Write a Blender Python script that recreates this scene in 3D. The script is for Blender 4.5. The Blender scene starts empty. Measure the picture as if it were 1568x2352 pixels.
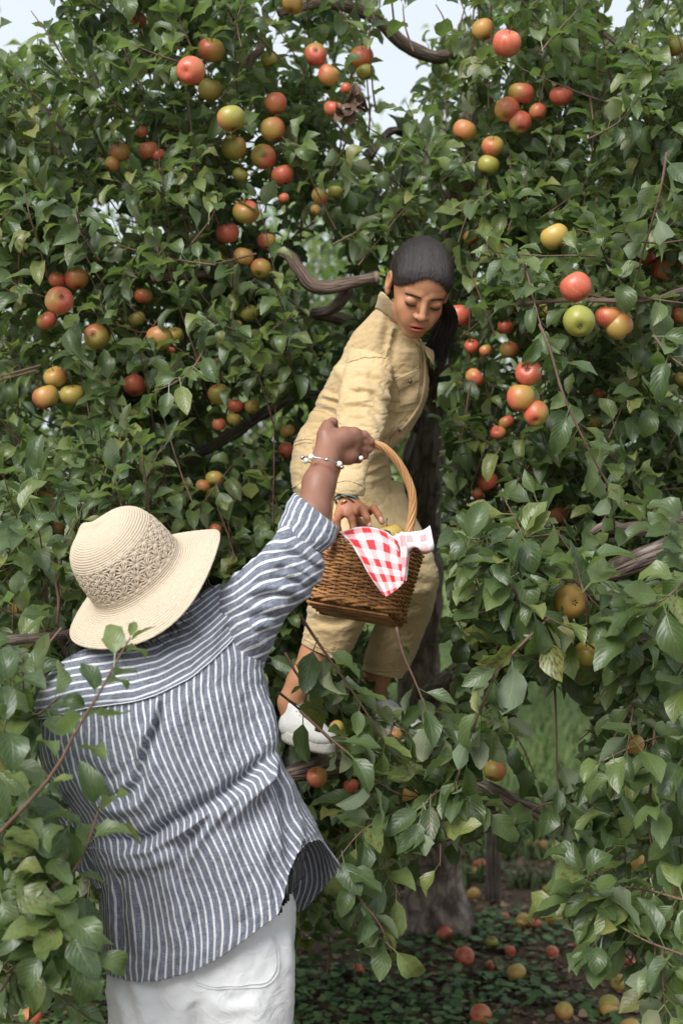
import bpy, math, random
import numpy as np
from mathutils import Matrix, Vector, Euler

# ---------------------------------------------------------------- camera, sky, sun, exposure
sc = bpy.context.scene
COL = sc.collection
CAMZ = 1.7
FP = 50.0 / 36.0 * 2352.0          # focal length in units of the 1568 x 2352 working frame

cam_d = bpy.data.cameras.new("camera")
cam = bpy.data.objects.new("camera", cam_d)
COL.objects.link(cam)
cam.location = (0, 0, CAMZ)
cam.rotation_euler = (math.radians(90), 0, 0)
cam_d.sensor_fit = 'VERTICAL'
cam_d.sensor_height = 36.0
cam_d.lens = 50.0
cam_d.clip_start = 0.05
cam_d.clip_end = 600.0
cam_d.dof.use_dof = True
cam_d.dof.focus_distance = 3.3
cam_d.dof.aperture_fstop = 3.2
sc.camera = cam

SUN_EL, SUN_AZ = math.radians(52), math.radians(215)
world = bpy.data.worlds.new("World")
sc.world = world
world.use_nodes = True
wt = world.node_tree
for n in list(wt.nodes):
    wt.nodes.remove(n)
w_out = wt.nodes.new('ShaderNodeOutputWorld')
w_bg = wt.nodes.new('ShaderNodeBackground')
w_sky = wt.nodes.new('ShaderNodeTexSky')
w_sky.sky_type = 'NISHITA'
w_sky.sun_disc = False
w_sky.sun_elevation = SUN_EL
w_sky.sun_rotation = SUN_AZ
w_sky.dust_density = 3.0
w_tc = wt.nodes.new('ShaderNodeTexCoord')
w_map = wt.nodes.new('ShaderNodeMapping')
w_map.inputs['Scale'].default_value = (1.2, 1.2, 3.0)
w_no = wt.nodes.new('ShaderNodeTexNoise')
w_no.inputs['Scale'].default_value = 2.2
w_no.inputs['Detail'].default_value = 5
w_cl = wt.nodes.new('ShaderNodeMix'); w_cl.data_type = 'RGBA'      # cloud deck: darker and paler grey
w_cl.inputs['A'].default_value = (5.3, 5.9, 6.5, 1)
w_cl.inputs['B'].default_value = (7.6, 8.1, 8.5, 1)
w_mx = wt.nodes.new('ShaderNodeMix'); w_mx.data_type = 'RGBA'      # clouds over the clear sky
w_mx.inputs['Factor'].default_value = 0.93
wt.links.new(w_tc.outputs['Generated'], w_map.inputs['Vector'])
wt.links.new(w_map.outputs['Vector'], w_no.inputs['Vector'])
wt.links.new(w_no.outputs['Fac'], w_cl.inputs['Factor'])
wt.links.new(w_sky.outputs['Color'], w_mx.inputs['A'])
wt.links.new(w_cl.outputs['Result'], w_mx.inputs['B'])
wt.links.new(w_mx.outputs['Result'], w_bg.inputs['Color'])
w_bg.inputs['Strength'].default_value = 0.073
wt.links.new(w_bg.outputs['Background'], w_out.inputs['Surface'])

sun_d = bpy.data.lights.new("sun", 'SUN')
sun_d.energy = 2.6
sun_d.angle = math.radians(35)
sun_d.color = (1.0, 0.98, 0.95)
sun = bpy.data.objects.new("sun", sun_d)
COL.objects.link(sun)
# direction the light comes from: behind and left of the camera, high
_sd = Vector((-0.45, -0.85, 0.80)).normalized()
sun.rotation_euler = _sd.to_track_quat('Z', 'Y').to_euler()
w_sky.sun_elevation = math.asin(_sd.z)
w_sky.sun_rotation = math.atan2(_sd.x, _sd.y)

sc.view_settings.view_transform = 'Standard'
sc.view_settings.look = 'None'
sc.view_settings.gamma = 1.0
sc.view_settings.use_curve_mapping = False
sc.view_settings.exposure = 0.92
sc.cycles.max_bounces = 6
sc.cycles.diffuse_bounces = 3
sc.cycles.glossy_bounces = 2
sc.cycles.transmission_bounces = 3
sc.cycles.transparent_max_bounces = 4
sc.cycles.use_denoising = True

rng = np.random.default_rng(7)
random.seed(7)

# ---------------------------------------------------------------- helpers: projection, noise
def PX(px, py, d):
    """point at working-frame position (px, py), d metres in front of the camera"""
    px = np.asarray(px, float); py = np.asarray(py, float); d = np.asarray(d, float)
    x, y, z = np.broadcast_arrays((px - 784) / FP * d, d, CAMZ + (1176 - py) / FP * d)
    return np.stack([x, y, z], -1)

def PROJ(v):
    v = np.asarray(v, float)
    d = v[..., 1]
    return 784 + v[..., 0] / d * FP, 1176 - (v[..., 2] - CAMZ) / d * FP, d

def _hash(i, j, seed):
    h = (i.astype(np.int64) * 374761393 + j.astype(np.int64) * 668265263 + seed * 1274126177) & 0xffffffff
    h = ((h ^ (h >> 13)) * 1274126177) & 0xffffffff
    return ((h ^ (h >> 16)) & 0xffff) / 65535.0

def noise2(x, y, seed=0):
    x, y = np.broadcast_arrays(np.asarray(x, float), np.asarray(y, float))
    i, j = np.floor(x), np.floor(y)
    fx, fy = x - i, y - j
    fx = fx * fx * (3 - 2 * fx); fy = fy * fy * (3 - 2 * fy)
    a = _hash(i, j, seed); b = _hash(i + 1, j, seed); c = _hash(i, j + 1, seed); d = _hash(i + 1, j + 1, seed)
    return ((a * (1 - fx) + b * fx) * (1 - fy) + (c * (1 - fx) + d * fx) * fy) * 2 - 1

def fbm(x, y, seed=0, o=3):
    s = 0; a = 1.0
    for k in range(o):
        s = s + a * noise2(x * 2 ** k, y * 2 ** k, seed + 17 * k)
        a *= 0.5
    return s

def sstep(a, b, x):
    t = np.clip((x - a) / (b - a), 0, 1)
    return t * t * (3 - 2 * t)

def catmull(pts, t):
    """pts (n,k) sampled at t in [0, n-1]"""
    pts = np.asarray(pts, float); n = len(pts)
    t = np.clip(np.asarray(t, float), 0, n - 1 - 1e-9)
    i = np.floor(t).astype(int); f = (t - i)[..., None]
    p0 = pts[np.clip(i - 1, 0, n - 1)]; p1 = pts[i]; p2 = pts[np.clip(i + 1, 0, n - 1)]; p3 = pts[np.clip(i + 2, 0, n - 1)]
    return 0.5 * ((2 * p1) + (-p0 + p2) * f + (2 * p0 - 5 * p1 + 4 * p2 - p3) * f ** 2 + (-p0 + 3 * p1 - 3 * p2 + p3) * f ** 3)

def polydist(px, py, pts):
    """signed distance (left of travel positive) to a polyline and the parameter 0..1 along it"""
    pts = np.asarray(pts, float)
    best = np.full(px.shape, 1e9); sg = np.zeros(px.shape); tt = np.zeros(px.shape)
    n = len(pts) - 1
    for i in range(n):
        a, b = pts[i], pts[i + 1]
        ab = b - a; L2 = ab @ ab
        t = ((px - a[0]) * ab[0] + (py - a[1]) * ab[1]) / L2
        tc = np.clip(t, 0, 1)
        dx = px - (a[0] + tc * ab[0]); dy = py - (a[1] + tc * ab[1])
        d = np.hypot(dx, dy)
        cr = ab[0] * (py - a[1]) - ab[1] * (px - a[0])
        m = d < best
        best = np.where(m, d, best); sg = np.where(m, -np.sign(cr), sg); tt = np.where(m, (i + tc) / n, tt)
    return best * sg, tt

# ---------------------------------------------------------------- helpers: objects
def mk_mesh(name, V, F, uv=None, attrs=None, smooth=True):
    """V (n,3); F a (m,4) or (m,3) array, or a list of faces; uv per vertex (n,2)"""
    V = np.ascontiguousarray(V, dtype=np.float32).reshape(-1, 3)
    me = bpy.data.meshes.new(name)
    if isinstance(F, np.ndarray):
        nf, k = F.shape
        loops = np.ascontiguousarray(F.reshape(-1), dtype=np.int32)
        starts = np.arange(nf, dtype=np.int32) * k
    else:
        loops = np.array([i for f in F for i in f], dtype=np.int32)
        ln = np.array([len(f) for f in F], dtype=np.int32)
        starts = np.concatenate([[0], np.cumsum(ln)[:-1]]).astype(np.int32)
        nf = len(F)
    me.vertices.add(len(V)); me.vertices.foreach_set("co", V.ravel())
    me.loops.add(len(loops)); me.loops.foreach_set("vertex_index", loops)
    me.polygons.add(nf); me.polygons.foreach_set("loop_start", starts)
    if smooth:
        me.polygons.foreach_set("use_smooth", np.ones(nf, dtype=bool))
    if uv is not None:
        l = me.uv_layers.new(name="UVMap")
        l.data.foreach_set("uv", np.ascontiguousarray(np.asarray(uv, dtype=np.float32)[loops]).ravel())
    for k_, a in (attrs or {}).items():
        a = np.asarray(a, dtype=np.float32)
        if a.ndim == 1:
            at = me.attributes.new(k_, 'FLOAT', 'POINT'); at.data.foreach_set("value", a)
        else:
            at = me.attributes.new(k_, 'FLOAT_COLOR', 'POINT')
            at.data.foreach_set("color", np.concatenate([a[:, :3], np.ones((len(a), 1), np.float32)], 1).astype(np.float32).ravel())
    me.update(calc_edges=True)
    return me

def put(name, me, mat=None, parent=None, **kw):
    o = bpy.data.objects.new(name, me)
    COL.objects.link(o)
    if mat is not None:
        if len(me.materials) == 0:
            me.materials.append(mat)
    if parent is not None:
        o.parent = parent
        o.matrix_parent_inverse = PINV[parent.name] if parent.name in PINV else Matrix.Identity(4)
    for k, v in kw.items():
        o[k] = v
    return o

PINV = {}
def root(name, loc, label, cat, group=None):
    o = bpy.data.objects.new(name, None)
    o.empty_display_size = 0.1
    COL.objects.link(o)
    o.location = loc
    PINV[o.name] = Matrix.Translation(Vector([-float(c) for c in loc]))
    o['label'] = label; o['category'] = cat
    if group: o['group'] = group
    return o

def join(parts):
    """[(V, F, uv or None)] -> V, F, uv ; F arrays all quads (tris repeat the last index is not allowed)"""
    Vs, Fs, Us, n = [], [], [], 0
    for p in parts:
        V, F = p[0], p[1]
        uv = p[2] if len(p) > 2 and p[2] is not None else np.zeros((len(V), 2))
        Vs.append(np.asarray(V, float)); Fs.append(np.asarray(F) + n); Us.append(uv); n += len(V)
    return np.concatenate(Vs), np.concatenate(Fs), np.concatenate(Us)

def grid_faces(nr, nc, wrap=False):
    """nr rows x nc columns of vertices; wrap closes the columns"""
    r = np.arange(nr - 1)[:, None]; c = np.arange(nc if wrap else nc - 1)[None, :]
    c2 = (c + 1) % nc
    return np.stack(np.broadcast_arrays(r * nc + c, r * nc + c2, (r + 1) * nc + c2, (r + 1) * nc + c), -1).reshape(-1, 4)

def tube(pts, rad, n=8, cap=True, seg=None, uvs=1.0, bump=None):
    """tapered tube through pts (k,3) with radii rad; quads; ends closed by collapsed rings"""
    pts = np.asarray(pts, float); rad = np.broadcast_to(np.asarray(rad, float), (len(pts),)).copy()
    if seg:
        t = np.linspace(0, len(pts) - 1, seg)
        cr = catmull(np.concatenate([pts, rad[:, None]], 1), t)
        pts, rad = cr[:, :3], np.maximum(cr[:, 3], 1e-4)
    T = np.gradient(pts, axis=0); T /= np.linalg.norm(T, axis=1, keepdims=True) + 1e-12
    N = np.zeros_like(T)
    u = np.array([0, 0, 1.0]) if abs(T[0, 2]) < 0.9 else np.array([1.0, 0, 0])
    for i in range(len(T)):
        u = u - T[i] * (u @ T[i]); u /= np.linalg.norm(u) + 1e-12
        N[i] = u
    B = np.cross(T, N)
    a = np.arange(n) / n * 2 * np.pi
    ring = pts[:, None] + rad[:, None, None] * (np.cos(a)[None, :, None] * N[:, None] + np.sin(a)[None, :, None] * B[:, None])
    if bump is not None:
        arc = np.concatenate([[0], np.cumsum(np.linalg.norm(np.diff(pts, axis=0), axis=1))])
        dd = bump(arc[:, None] + 0 * a[None], a[None] + 0 * arc[:, None])
        ring = ring + (ring - pts[:, None]) / (rad[:, None, None] + 1e-9) * dd[..., None]
    arc = np.concatenate([[0], np.cumsum(np.linalg.norm(np.diff(pts, axis=0), axis=1))])
    V = ring.reshape(-1, 3)
    uv = np.stack(np.broadcast_arrays((a / (2 * np.pi))[None, :], arc[:, None] * uvs), -1).reshape(-1, 2)
    F = grid_faces(len(pts), n, wrap=True)[:, ::-1]
    if cap:
        k = len(V)
        for end, c in ((0, pts[0]), (len(pts) - 1, pts[-1])):
            e = ring[end]; inner = c + (e - c) * 0.05
            V = np.concatenate([V, inner]); uv = np.concatenate([uv, uv[end * n:(end + 1) * n]])
            i = np.arange(n); j = (i + 1) % n
            f = np.stack([end * n + i, end * n + j, k + j, k + i], -1)
            if end != 0: f = f[:, ::-1]
            F = np.concatenate([F, f]); k += n
    return V, F, uv

def blob(c, r, nu=16, nv=10, M=None):
    """closed ellipsoid of quads"""
    ph = np.linspace(0.02, np.pi - 0.02, nv); th = np.arange(nu) / nu * 2 * np.pi
    P = np.stack([np.sin(ph)[:, None] * np.cos(th), np.sin(ph)[:, None] * np.sin(th), np.cos(ph)[:, None] + 0 * th], -1)
    P = P * np.asarray(r, float)
    if M is not None: P = P @ np.asarray(M).T
    uv = np.stack(np.broadcast_arrays(th[None, :] / 6.2832, ph[:, None] / np.pi), -1).reshape(-1, 2)
    return (P + np.asarray(c, float)).reshape(-1, 3), grid_faces(nv, nu, True)[:, ::-1], uv

# ---------------------------------------------------------------- helpers: implicit surfaces (surface nets)
def surface_nets(fn, lo, hi, h):
    lo = np.asarray(lo, float); hi = np.asarray(hi, float)
    n = np.ceil((hi - lo) / h).astype(int) + 1
    ax = [lo[k] + h * np.arange(n[k]) for k in range(3)]
    f = np.empty(n, np.float32)
    step = max(1, int(2_000_000 // (n[1] * n[2])))
    for s in range(0, n[0], step):
        X, Y, Z = np.meshgrid(ax[0][s:s + step], ax[1], ax[2], indexing='ij')
        f[s:s + step] = fn(X, Y, Z)
    ins = f < 0
    c = [ins[i:n[0] - 1 + i, j:n[1] - 1 + j, k:n[2] - 1 + k] for i in (0, 1) for j in (0, 1) for k in (0, 1)]
    cnt = sum(x.astype(np.int8) for x in c)
    act = (cnt > 0) & (cnt < 8)
    idx = -np.ones(act.shape, np.int64)
    ci = np.argwhere(act)
    idx[act] = np.arange(len(ci))
    acc = np.zeros((len(ci), 3)); num = np.zeros(len(ci))
    offs = [(i, j, k) for i in (0, 1) for j in (0, 1) for k in (0, 1)]
    for a in offs:
        for ax_ in range(3):
            if a[ax_] == 0:
                b = list(a); b[ax_] = 1
                fa = f[ci[:, 0] + a[0], ci[:, 1] + a[1], ci[:, 2] + a[2]]
                fb = f[ci[:, 0] + b[0], ci[:, 1] + b[1], ci[:, 2] + b[2]]
                m = (fa < 0) != (fb < 0)
                t = np.where(m, fa / np.where(m, fa - fb, 1), 0)
                p = np.tile(np.array(a, float), (len(ci), 1)); p[:, ax_] = t
                acc += np.where(m[:, None], p, 0); num += m
    V = lo + h * (ci + acc / num[:, None])
    Fs = []
    for ax_ in range(3):
        o1, o2 = [(1, 2), (2, 0), (0, 1)][ax_]
        sl0 = [slice(1, -1)] * 3; sl1 = [slice(1, -1)] * 3
        sl0[ax_] = slice(0, -1); sl1[ax_] = slice(1, None)
        a_, b_ = ins[tuple(sl0)], ins[tuple(sl1)]
        for flip in (False, True):
            m = (a_ & ~b_) if not flip else (~a_ & b_)
            e = np.argwhere(m)
            if not len(e): continue
            base = e + 1; base[:, ax_] -= 1
            def cell(d1, d2):
                q = base.copy(); q[:, o1] -= d1; q[:, o2] -= d2
                return idx[q[:, 0], q[:, 1], q[:, 2]]
            q = np.stack([cell(1, 1), cell(0, 1), cell(0, 0), cell(1, 0)], -1)
            Fs.append(q if not flip else q[:, ::-1])
    return V, np.concatenate(Fs)

def smin(a, b, k):
    h = np.clip(0.5 + 0.5 * (b - a) / k, 0, 1)
    return b * (1 - h) + a * h - k * h * (1 - h)

def smax(a, b, k):
    return -smin(-a, -b, k)

def s_caps(X, Y, Z, a, b, ra, rb):
    a = np.asarray(a, float); b = np.asarray(b, float); ab = b - a; L = ab @ ab + 1e-12
    t = np.clip(((X - a[0]) * ab[0] + (Y - a[1]) * ab[1] + (Z - a[2]) * ab[2]) / L, 0, 1)
    return np.sqrt((X - a[0] - t * ab[0]) ** 2 + (Y - a[1] - t * ab[1]) ** 2 + (Z - a[2] - t * ab[2]) ** 2) - (ra + t * (rb - ra))

def s_ell(X, Y, Z, c, r, M=None):
    x, y, z = X - c[0], Y - c[1], Z - c[2]
    if M is not None:
        M = np.asarray(M)
        x, y, z = (M[0, 0] * x + M[1, 0] * y + M[2, 0] * z, M[0, 1] * x + M[1, 1] * y + M[2, 1] * z, M[0, 2] * x + M[1, 2] * y + M[2, 2] * z)
    k = np.sqrt((x / r[0]) ** 2 + (y / r[1]) ** 2 + (z / r[2]) ** 2)
    return (k - 1) * min(r)

def chain_sdf(items, k):
    """items: list of polylines [(point, radius), ...] -> sdf"""
    def fn(X, Y, Z):
        d = np.full(X.shape, 9.0, np.float64)
        for ch, kk in items:
            for (a, ra), (b, rb) in zip(ch[:-1], ch[1:]):
                d = smin(d, s_caps(X, Y, Z, a, b, ra, rb), kk or k)
        return d
    return fn

# ---------------------------------------------------------------- helpers: lofted cloth
class Loft:
    """rings between a left and a right outline; station = (lx, ly, rx, ry, depth, half_thickness[, depth_right])"""
    def __init__(self, st, n=2.3):
        L, R, T = [], [], []
        for s in st:
            dr = s[6] if len(s) > 6 else s[4]
            L.append(PX(s[0], s[1], s[4])); R.append(PX(s[2], s[3], dr)); T.append([s[5]])
        self.A = np.concatenate([np.array(L), np.array(R), np.array(T)], 1)
        self.N = len(st) - 1; self.n = n
    def pos(self, th, v):
        """th, v broadcastable; v 0..1 ; returns points and outward unit vectors"""
        th, v = np.broadcast_arrays(th, v)
        S = catmull(self.A, v * self.N)
        L, R, T = S[..., :3], S[..., 3:6], S[..., 6:7]
        c, hh = (L + R) / 2, (R - L) / 2
        e = 2 / self.n
        cs = (np.sign(np.cos(th)) * np.abs(np.cos(th)) ** e)[..., None]
        sn = (np.sign(np.sin(th)) * np.abs(np.sin(th)) ** e)[..., None]
        Yd = np.array([0, -1.0, 0])
        P = c + hh * cs + Yd * T * sn
        w = np.linalg.norm(hh, axis=-1, keepdims=True) + 1e-9
        nn = hh / w * np.cos(th)[..., None] / w + Yd * np.sin(th)[..., None] / (T + 1e-9)
        nn /= np.linalg.norm(nn, axis=-1, keepdims=True) + 1e-12
        return P, nn
    def grid(self, nu, nv, vmin=0.0, vmax=1.0, disp=None, th0=0.0, th1=2 * np.pi, ustripe=None):
        wrap = abs((th1 - th0) - 2 * np.pi) < 1e-6
        th = th0 + (th1 - th0) * np.arange(nu) / (nu if wrap else nu - 1)
        t = np.linspace(0, 1, nv)
        vm = np.broadcast_to(vmin(th) if callable(vmin) else vmin, th.shape)
        vx = np.broadcast_to(vmax(th) if callable(vmax) else vmax, th.shape)
        v = vm[None] + (vx - vm)[None] * t[:, None]
        TH = np.broadcast_to(th[None], v.shape)
        P, Nn = self.pos(TH, v)
        if disp is not None:
            px, py, _ = PROJ(P)
            P = P + Nn * disp(TH, v, px, py)[..., None]
        uv = np.stack([TH / (2 * np.pi), v], -1)
        # grid faces wound so that the outside faces out
        F = grid_faces(nv, nu, wrap)
        return P.reshape(-1, 3), F, uv.reshape(-1, 2)

def fold_field(folds):
    """folds: (points, width, height, skew) ; skew gives a steep side as hanging cloth has"""
    def f(px, py):
        s = np.zeros(np.shape(px))
        for pts, w, a, sk in folds:
            d, t = polydist(px, py, pts)
            q = d / w
            fade = np.clip(np.sin(np.pi * np.clip(t, 0.03, 0.97)) * 1.6, 0, 1)
            s = s + a * fade * (np.exp(-q * q) - sk * np.exp(-(q - 1.25) ** 2 * 1.3))
        return s
    return f

def unit(v): return v / (np.linalg.norm(v, axis=-1, keepdims=True) + 1e-12)

def frames(a, n):
    a = unit(a); n = unit(n - a * (n * a).sum(-1, keepdims=True)); x = np.cross(a, n)
    return np.stack([x, a, n], -1)      # columns: x side, y along, z normal

def leaf_proto(nl, ns, curl, fold, wave, wid, seed, pet=True):
    r = np.random.default_rng(seed)
    t = np.linspace(0, 1, nl + 1); s = np.linspace(-1, 1, ns + 1)
    w = wid * (np.sin(np.pi * np.clip(t, 0, 1) ** .86) ** .80 * (1 - .10 * t)) + .004
    w[-1] = .006; w[0] = .03
    jag = 1 + .05 * np.sin(np.arange(nl + 1) * 2.6 + seed)
    T, S = np.meshgrid(t, s, indexing='ij')
    ph = r.random() * 6.28
    X = S * (w * jag)[:, None] * np.cos(fold * .8)
    Z = np.abs(S) ** 1.2 * w[:, None] * math.sin(fold) + wave * np.sin(T * 9 + ph + S * 1.2) * np.abs(S) ** 1.5 * w[:, None] * 2
    # curl along the length as an arc
    a = curl * T
    Yc = np.where(abs(curl) > 1e-3, np.sin(a) / curl, T); Zc = np.where(abs(curl) > 1e-3, -(1 - np.cos(a)) / curl, 0)
    Y = Yc + Z * np.sin(a); Zz = Zc + Z * np.cos(a)
    side = r.normal(0, .10)
    X = X + side * T ** 2
    V = np.stack([X, Y, Zz], -1).reshape(-1, 3)
    uv = np.stack([S, T], -1).reshape(-1, 2)
    F = grid_faces(nl + 1, ns + 1)[:, ::1]
    # wind so that +Z is the upper side
    F = F
    if pet:
        k = len(V); p = .016
        PV = np.array([[-p, 0.02, 0], [p, 0.02, 0], [-p * .8, -.38, .05], [p * .8, -.38, .05]])
        V = np.concatenate([V, PV]); uv = np.concatenate([uv, [[0, .5], [0, .5], [0, .5], [0, .5]]])
        F = np.concatenate([F, [[k, k + 1, k + 3, k + 2][::-1]]])
    return V, F, uv

# ---------------------------------------------------------------- materials
class NT:
    def __init__(self, name):
        self.m = bpy.data.materials.new(name); self.m.use_nodes = True
        self.t = self.m.node_tree
        for n in list(self.t.nodes): self.t.nodes.remove(n)
        self.out = self.t.nodes.new('ShaderNodeOutputMaterial')
        self.b = self.t.nodes.new('ShaderNodeBsdfPrincipled')
        self.t.links.new(self.b.outputs[0], self.out.inputs[0])
    def n(self, typ, **kw):
        nd = self.t.nodes.new('ShaderNode' + typ)
        for k, v in kw.items():
            if k.startswith('i_'):
                key = k[2:].replace('_', ' ')
                self.put(nd.inputs[key], v)
            elif k == 'ins':
                for kk, vv in v.items(): self.put(nd.inputs[kk], vv)
            else: setattr(nd, k, v)
        return nd
    def put(self, sock, v):
        if isinstance(v, bpy.types.NodeSocket): self.t.links.new(v, sock)
        elif isinstance(v, bpy.types.Node): self.t.links.new(v.outputs[0], sock)
        else:
            if sock.type == 'RGBA' and len(v) == 3: v = (*v, 1)
            sock.default_value = v
    def math(self, op, a, b=0.0, c=0.0):
        return self.n('Math', operation=op, ins={0: a, 1: b, 2: c}).outputs[0]
    def mix(self, f, a, b, blend='MIX'):
        nd = self.n('Mix', data_type='RGBA', blend_type=blend)
        self.put(nd.inputs['Factor'], f); self.put(nd.inputs['A'], a); self.put(nd.inputs['B'], b)
        return nd.outputs['Result']
    def ramp(self, f, stops):
        nd = self.n('ValToRGB'); self.put(nd.inputs[0], f)
        el = nd.color_ramp.elements
        while len(el) < len(stops): el.new(0.5)
        for e, (p, c) in zip(el, stops):
            e.position = p; e.color = (*c, 1) if len(c) == 3 else c
        return nd.outputs[0]
    def step(self, a, b, x):
        nd = self.n('MapRange', interpolation_type='SMOOTHSTEP')
        self.put(nd.inputs['Value'], x); self.put(nd.inputs['From Min'], a); self.put(nd.inputs['From Max'], b)
        return nd.outputs[0]
    def noise(self, vec, scale, detail=3, rough=0.5, dist=0.0):
        nd = self.n('TexNoise', ins={'Scale': scale, 'Detail': detail, 'Roughness': rough, 'Distortion': dist})
        if vec is not None: self.put(nd.inputs['Vector'], vec)
        return nd.outputs['Fac']
    def bump(self, h, strength, dist, normal=None):
        nd = self.n('Bump', ins={'Strength': strength, 'Distance': dist, 'Height': h})
        if normal is not None: self.put(nd.inputs['Normal'], normal)
        return nd.outputs[0]
    def vmap(self, vec, scale=(1, 1, 1), loc=(0, 0, 0), rot=(0, 0, 0)):
        return self.n('Mapping', ins={'Vector': vec, 'Scale': scale, 'Location': loc, 'Rotation': rot}).outputs[0]
    def set(self, **kw):
        for k, v in kw.items(): self.put(self.b.inputs[k.replace('_', ' ')], v)
        return self.m

def tc(nt, which='Object'): return nt.n('TexCoord').outputs[which]
def sep(nt, v):
    s = nt.n('SeparateXYZ', ins={0: v}); return s.outputs[0], s.outputs[1], s.outputs[2]

def leaf_mat(name, per_object, tint=(1, 1, 1), rough=0.40):
    t = NT(name)
    if per_object: rnd = t.n('ObjectInfo').outputs['Random']
    else: rnd = t.n('Attribute', attribute_name='rnd').outputs['Fac']
    r2 = t.math('FRACT', t.math('MULTIPLY', rnd, 7.31))
    u, v, _ = sep(t, tc(t, 'UV'))
    au = t.math('ABSOLUTE', u)
    up = t.ramp(rnd, [(0.0, (.042, .070, .027)), (.35, (.070, .106, .038)), (.72, (.108, .148, .050)), (.93, (.165, .20, .060)), (1.0, (.23, .22, .07))])
    dn = t.ramp(rnd, [(0.0, (.13, .17, .10)), (.6, (.17, .20, .125)), (1.0, (.22, .23, .13))])
    geo = t.n('NewGeometry')
    pos = t.n('TexCoord').outputs['Object']
    # side veins
    ph = t.math('SUBTRACT', t.math('MULTIPLY', v, 7.0), t.math('MULTIPLY', au, 2.6))
    vein = t.step(0.80, 0.99, t.math('SINE', t.math('MULTIPLY', ph, 6.2832)))
    mid = t.step(0.075, 0.02, au)
    vv = t.math('MAXIMUM', t.math('MULTIPLY', vein, 0.35), mid)
    nz = t.noise(t.vmap(t.n('CombineXYZ', ins={0: u, 1: v, 2: t.math('MULTIPLY', rnd, 90.0)}).outputs[0], (2.5, 4, 1)), 1.6, 3)
    up = t.mix(t.math('MULTIPLY', t.step(.38, .7, nz), 0.55), up, (.085, .125, .042))
    # old leaves: brown margins and blotches on a few
    old = t.math('MULTIPLY', t.step(.90, .97, r2), t.step(.50, .62, nz))
    up = t.mix(t.math('MULTIPLY', vv, 0.30), up, (.17, .22, .09))
    dn = t.mix(t.math('MULTIPLY', vv, 0.45), dn, (.24, .27, .16))
    col = t.mix(geo.outputs['Backfacing'], up, dn)
    col = t.mix(t.math('MULTIPLY', old, .8), col, (.10, .06, .025))
    col = t.mix(1.0, col, (*tint, 1), 'MULTIPLY')
    h = t.math('SUBTRACT', t.math('MULTIPLY', t.step(0.2, 1.0, t.math('ABSOLUTE', t.math('SINE', t.math('MULTIPLY', ph, 3.1416)))), 0.5), mid)
    bmp = t.bump(h, 0.30, 0.002)
    t.set(Base_Color=col, Roughness=t.mix(geo.outputs['Backfacing'], (rough,) * 3, (.7,) * 3), Specular_IOR_Level=0.65, Normal=bmp)
    tr = t.n('BsdfTranslucent'); t.put(tr.inputs['Color'], t.mix(1.0, col, (1.6, 2.1, .7, 1), 'MULTIPLY'))
    mx = t.n('MixShader', ins={0: 0.30, 1: t.b.outputs[0], 2: tr.outputs[0]})
    t.t.links.new(mx.outputs[0], t.out.inputs[0])
    return t.m

M = {}
M['leaf'] = leaf_mat('leaf_blade', True)
M['leaf_mass'] = leaf_mat('leaf_crown', False)
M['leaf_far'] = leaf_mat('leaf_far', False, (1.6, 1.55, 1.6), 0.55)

def bark_mat(name, c0, c1, c2, scale=1.0, bump=0.006):
    t = NT(name)
    u, v, _ = sep(t, tc(t, 'UV')); a_ = t.math('MULTIPLY', u, 6.2832)
    p = t.n('CombineXYZ', ins={0: t.math('MULTIPLY', t.math('COSINE', a_), .085), 1: t.math('MULTIPLY', t.math('SINE', a_), .085), 2: v}).outputs[0]
    n1 = t.noise(t.vmap(p, (1, 1, .35)), 28 * scale, 6, .62, .6)
    n2 = t.noise(p, 7 * scale, 4, .6)
    vo = t.n('TexVoronoi', feature='DISTANCE_TO_EDGE', ins={'Scale': 26 * scale, 'Vector': t.vmap(p, (1, 1, .3))}).outputs['Distance']
    col = t.mix(t.step(.36, .64, n1), c0, c1)
    col = t.mix(t.math('MULTIPLY', t.step(.52, .72, n2), .75), col, c2)
    col = t.mix(t.math('MULTIPLY', t.step(.12, 0.0, vo), .4), col, (.012, .009, .008))
    h = t.math('ADD', t.math('MULTIPLY', n1, .8), t.math('MULTIPLY', t.step(0, .25, vo), .7))
    return t.set(Base_Color=col, Roughness=.88, Specular_IOR_Level=.25, Normal=t.bump(h, .9, bump))
M['bark'] = bark_mat('bark_rough', (.13, .095, .078), (.36, .28, .235), (.50, .44, .40))
M['bark_smooth'] = bark_mat('bark_smooth', (.15, .105, .082), (.27, .195, .155), (.34, .285, .25), 1.3, .0025)
M['bark_pale'] = bark_mat('bark_pale', (.19, .14, .12), (.32, .25, .21), (.42, .37, .33), 1.3, .002)
t = NT('twig'); p = tc(t)
M['twig'] = t.set(Base_Color=t.mix(t.noise(p, 60, 3), (.075, .035, .025), (.17, .10, .065)), Roughness=.7)
t = NT('cut_wood')
M['cut'] = t.set(Base_Color=t.mix(t.noise(tc(t), 60, 3), (.30, .20, .13), (.42, .31, .22)), Roughness=.8)

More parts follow.
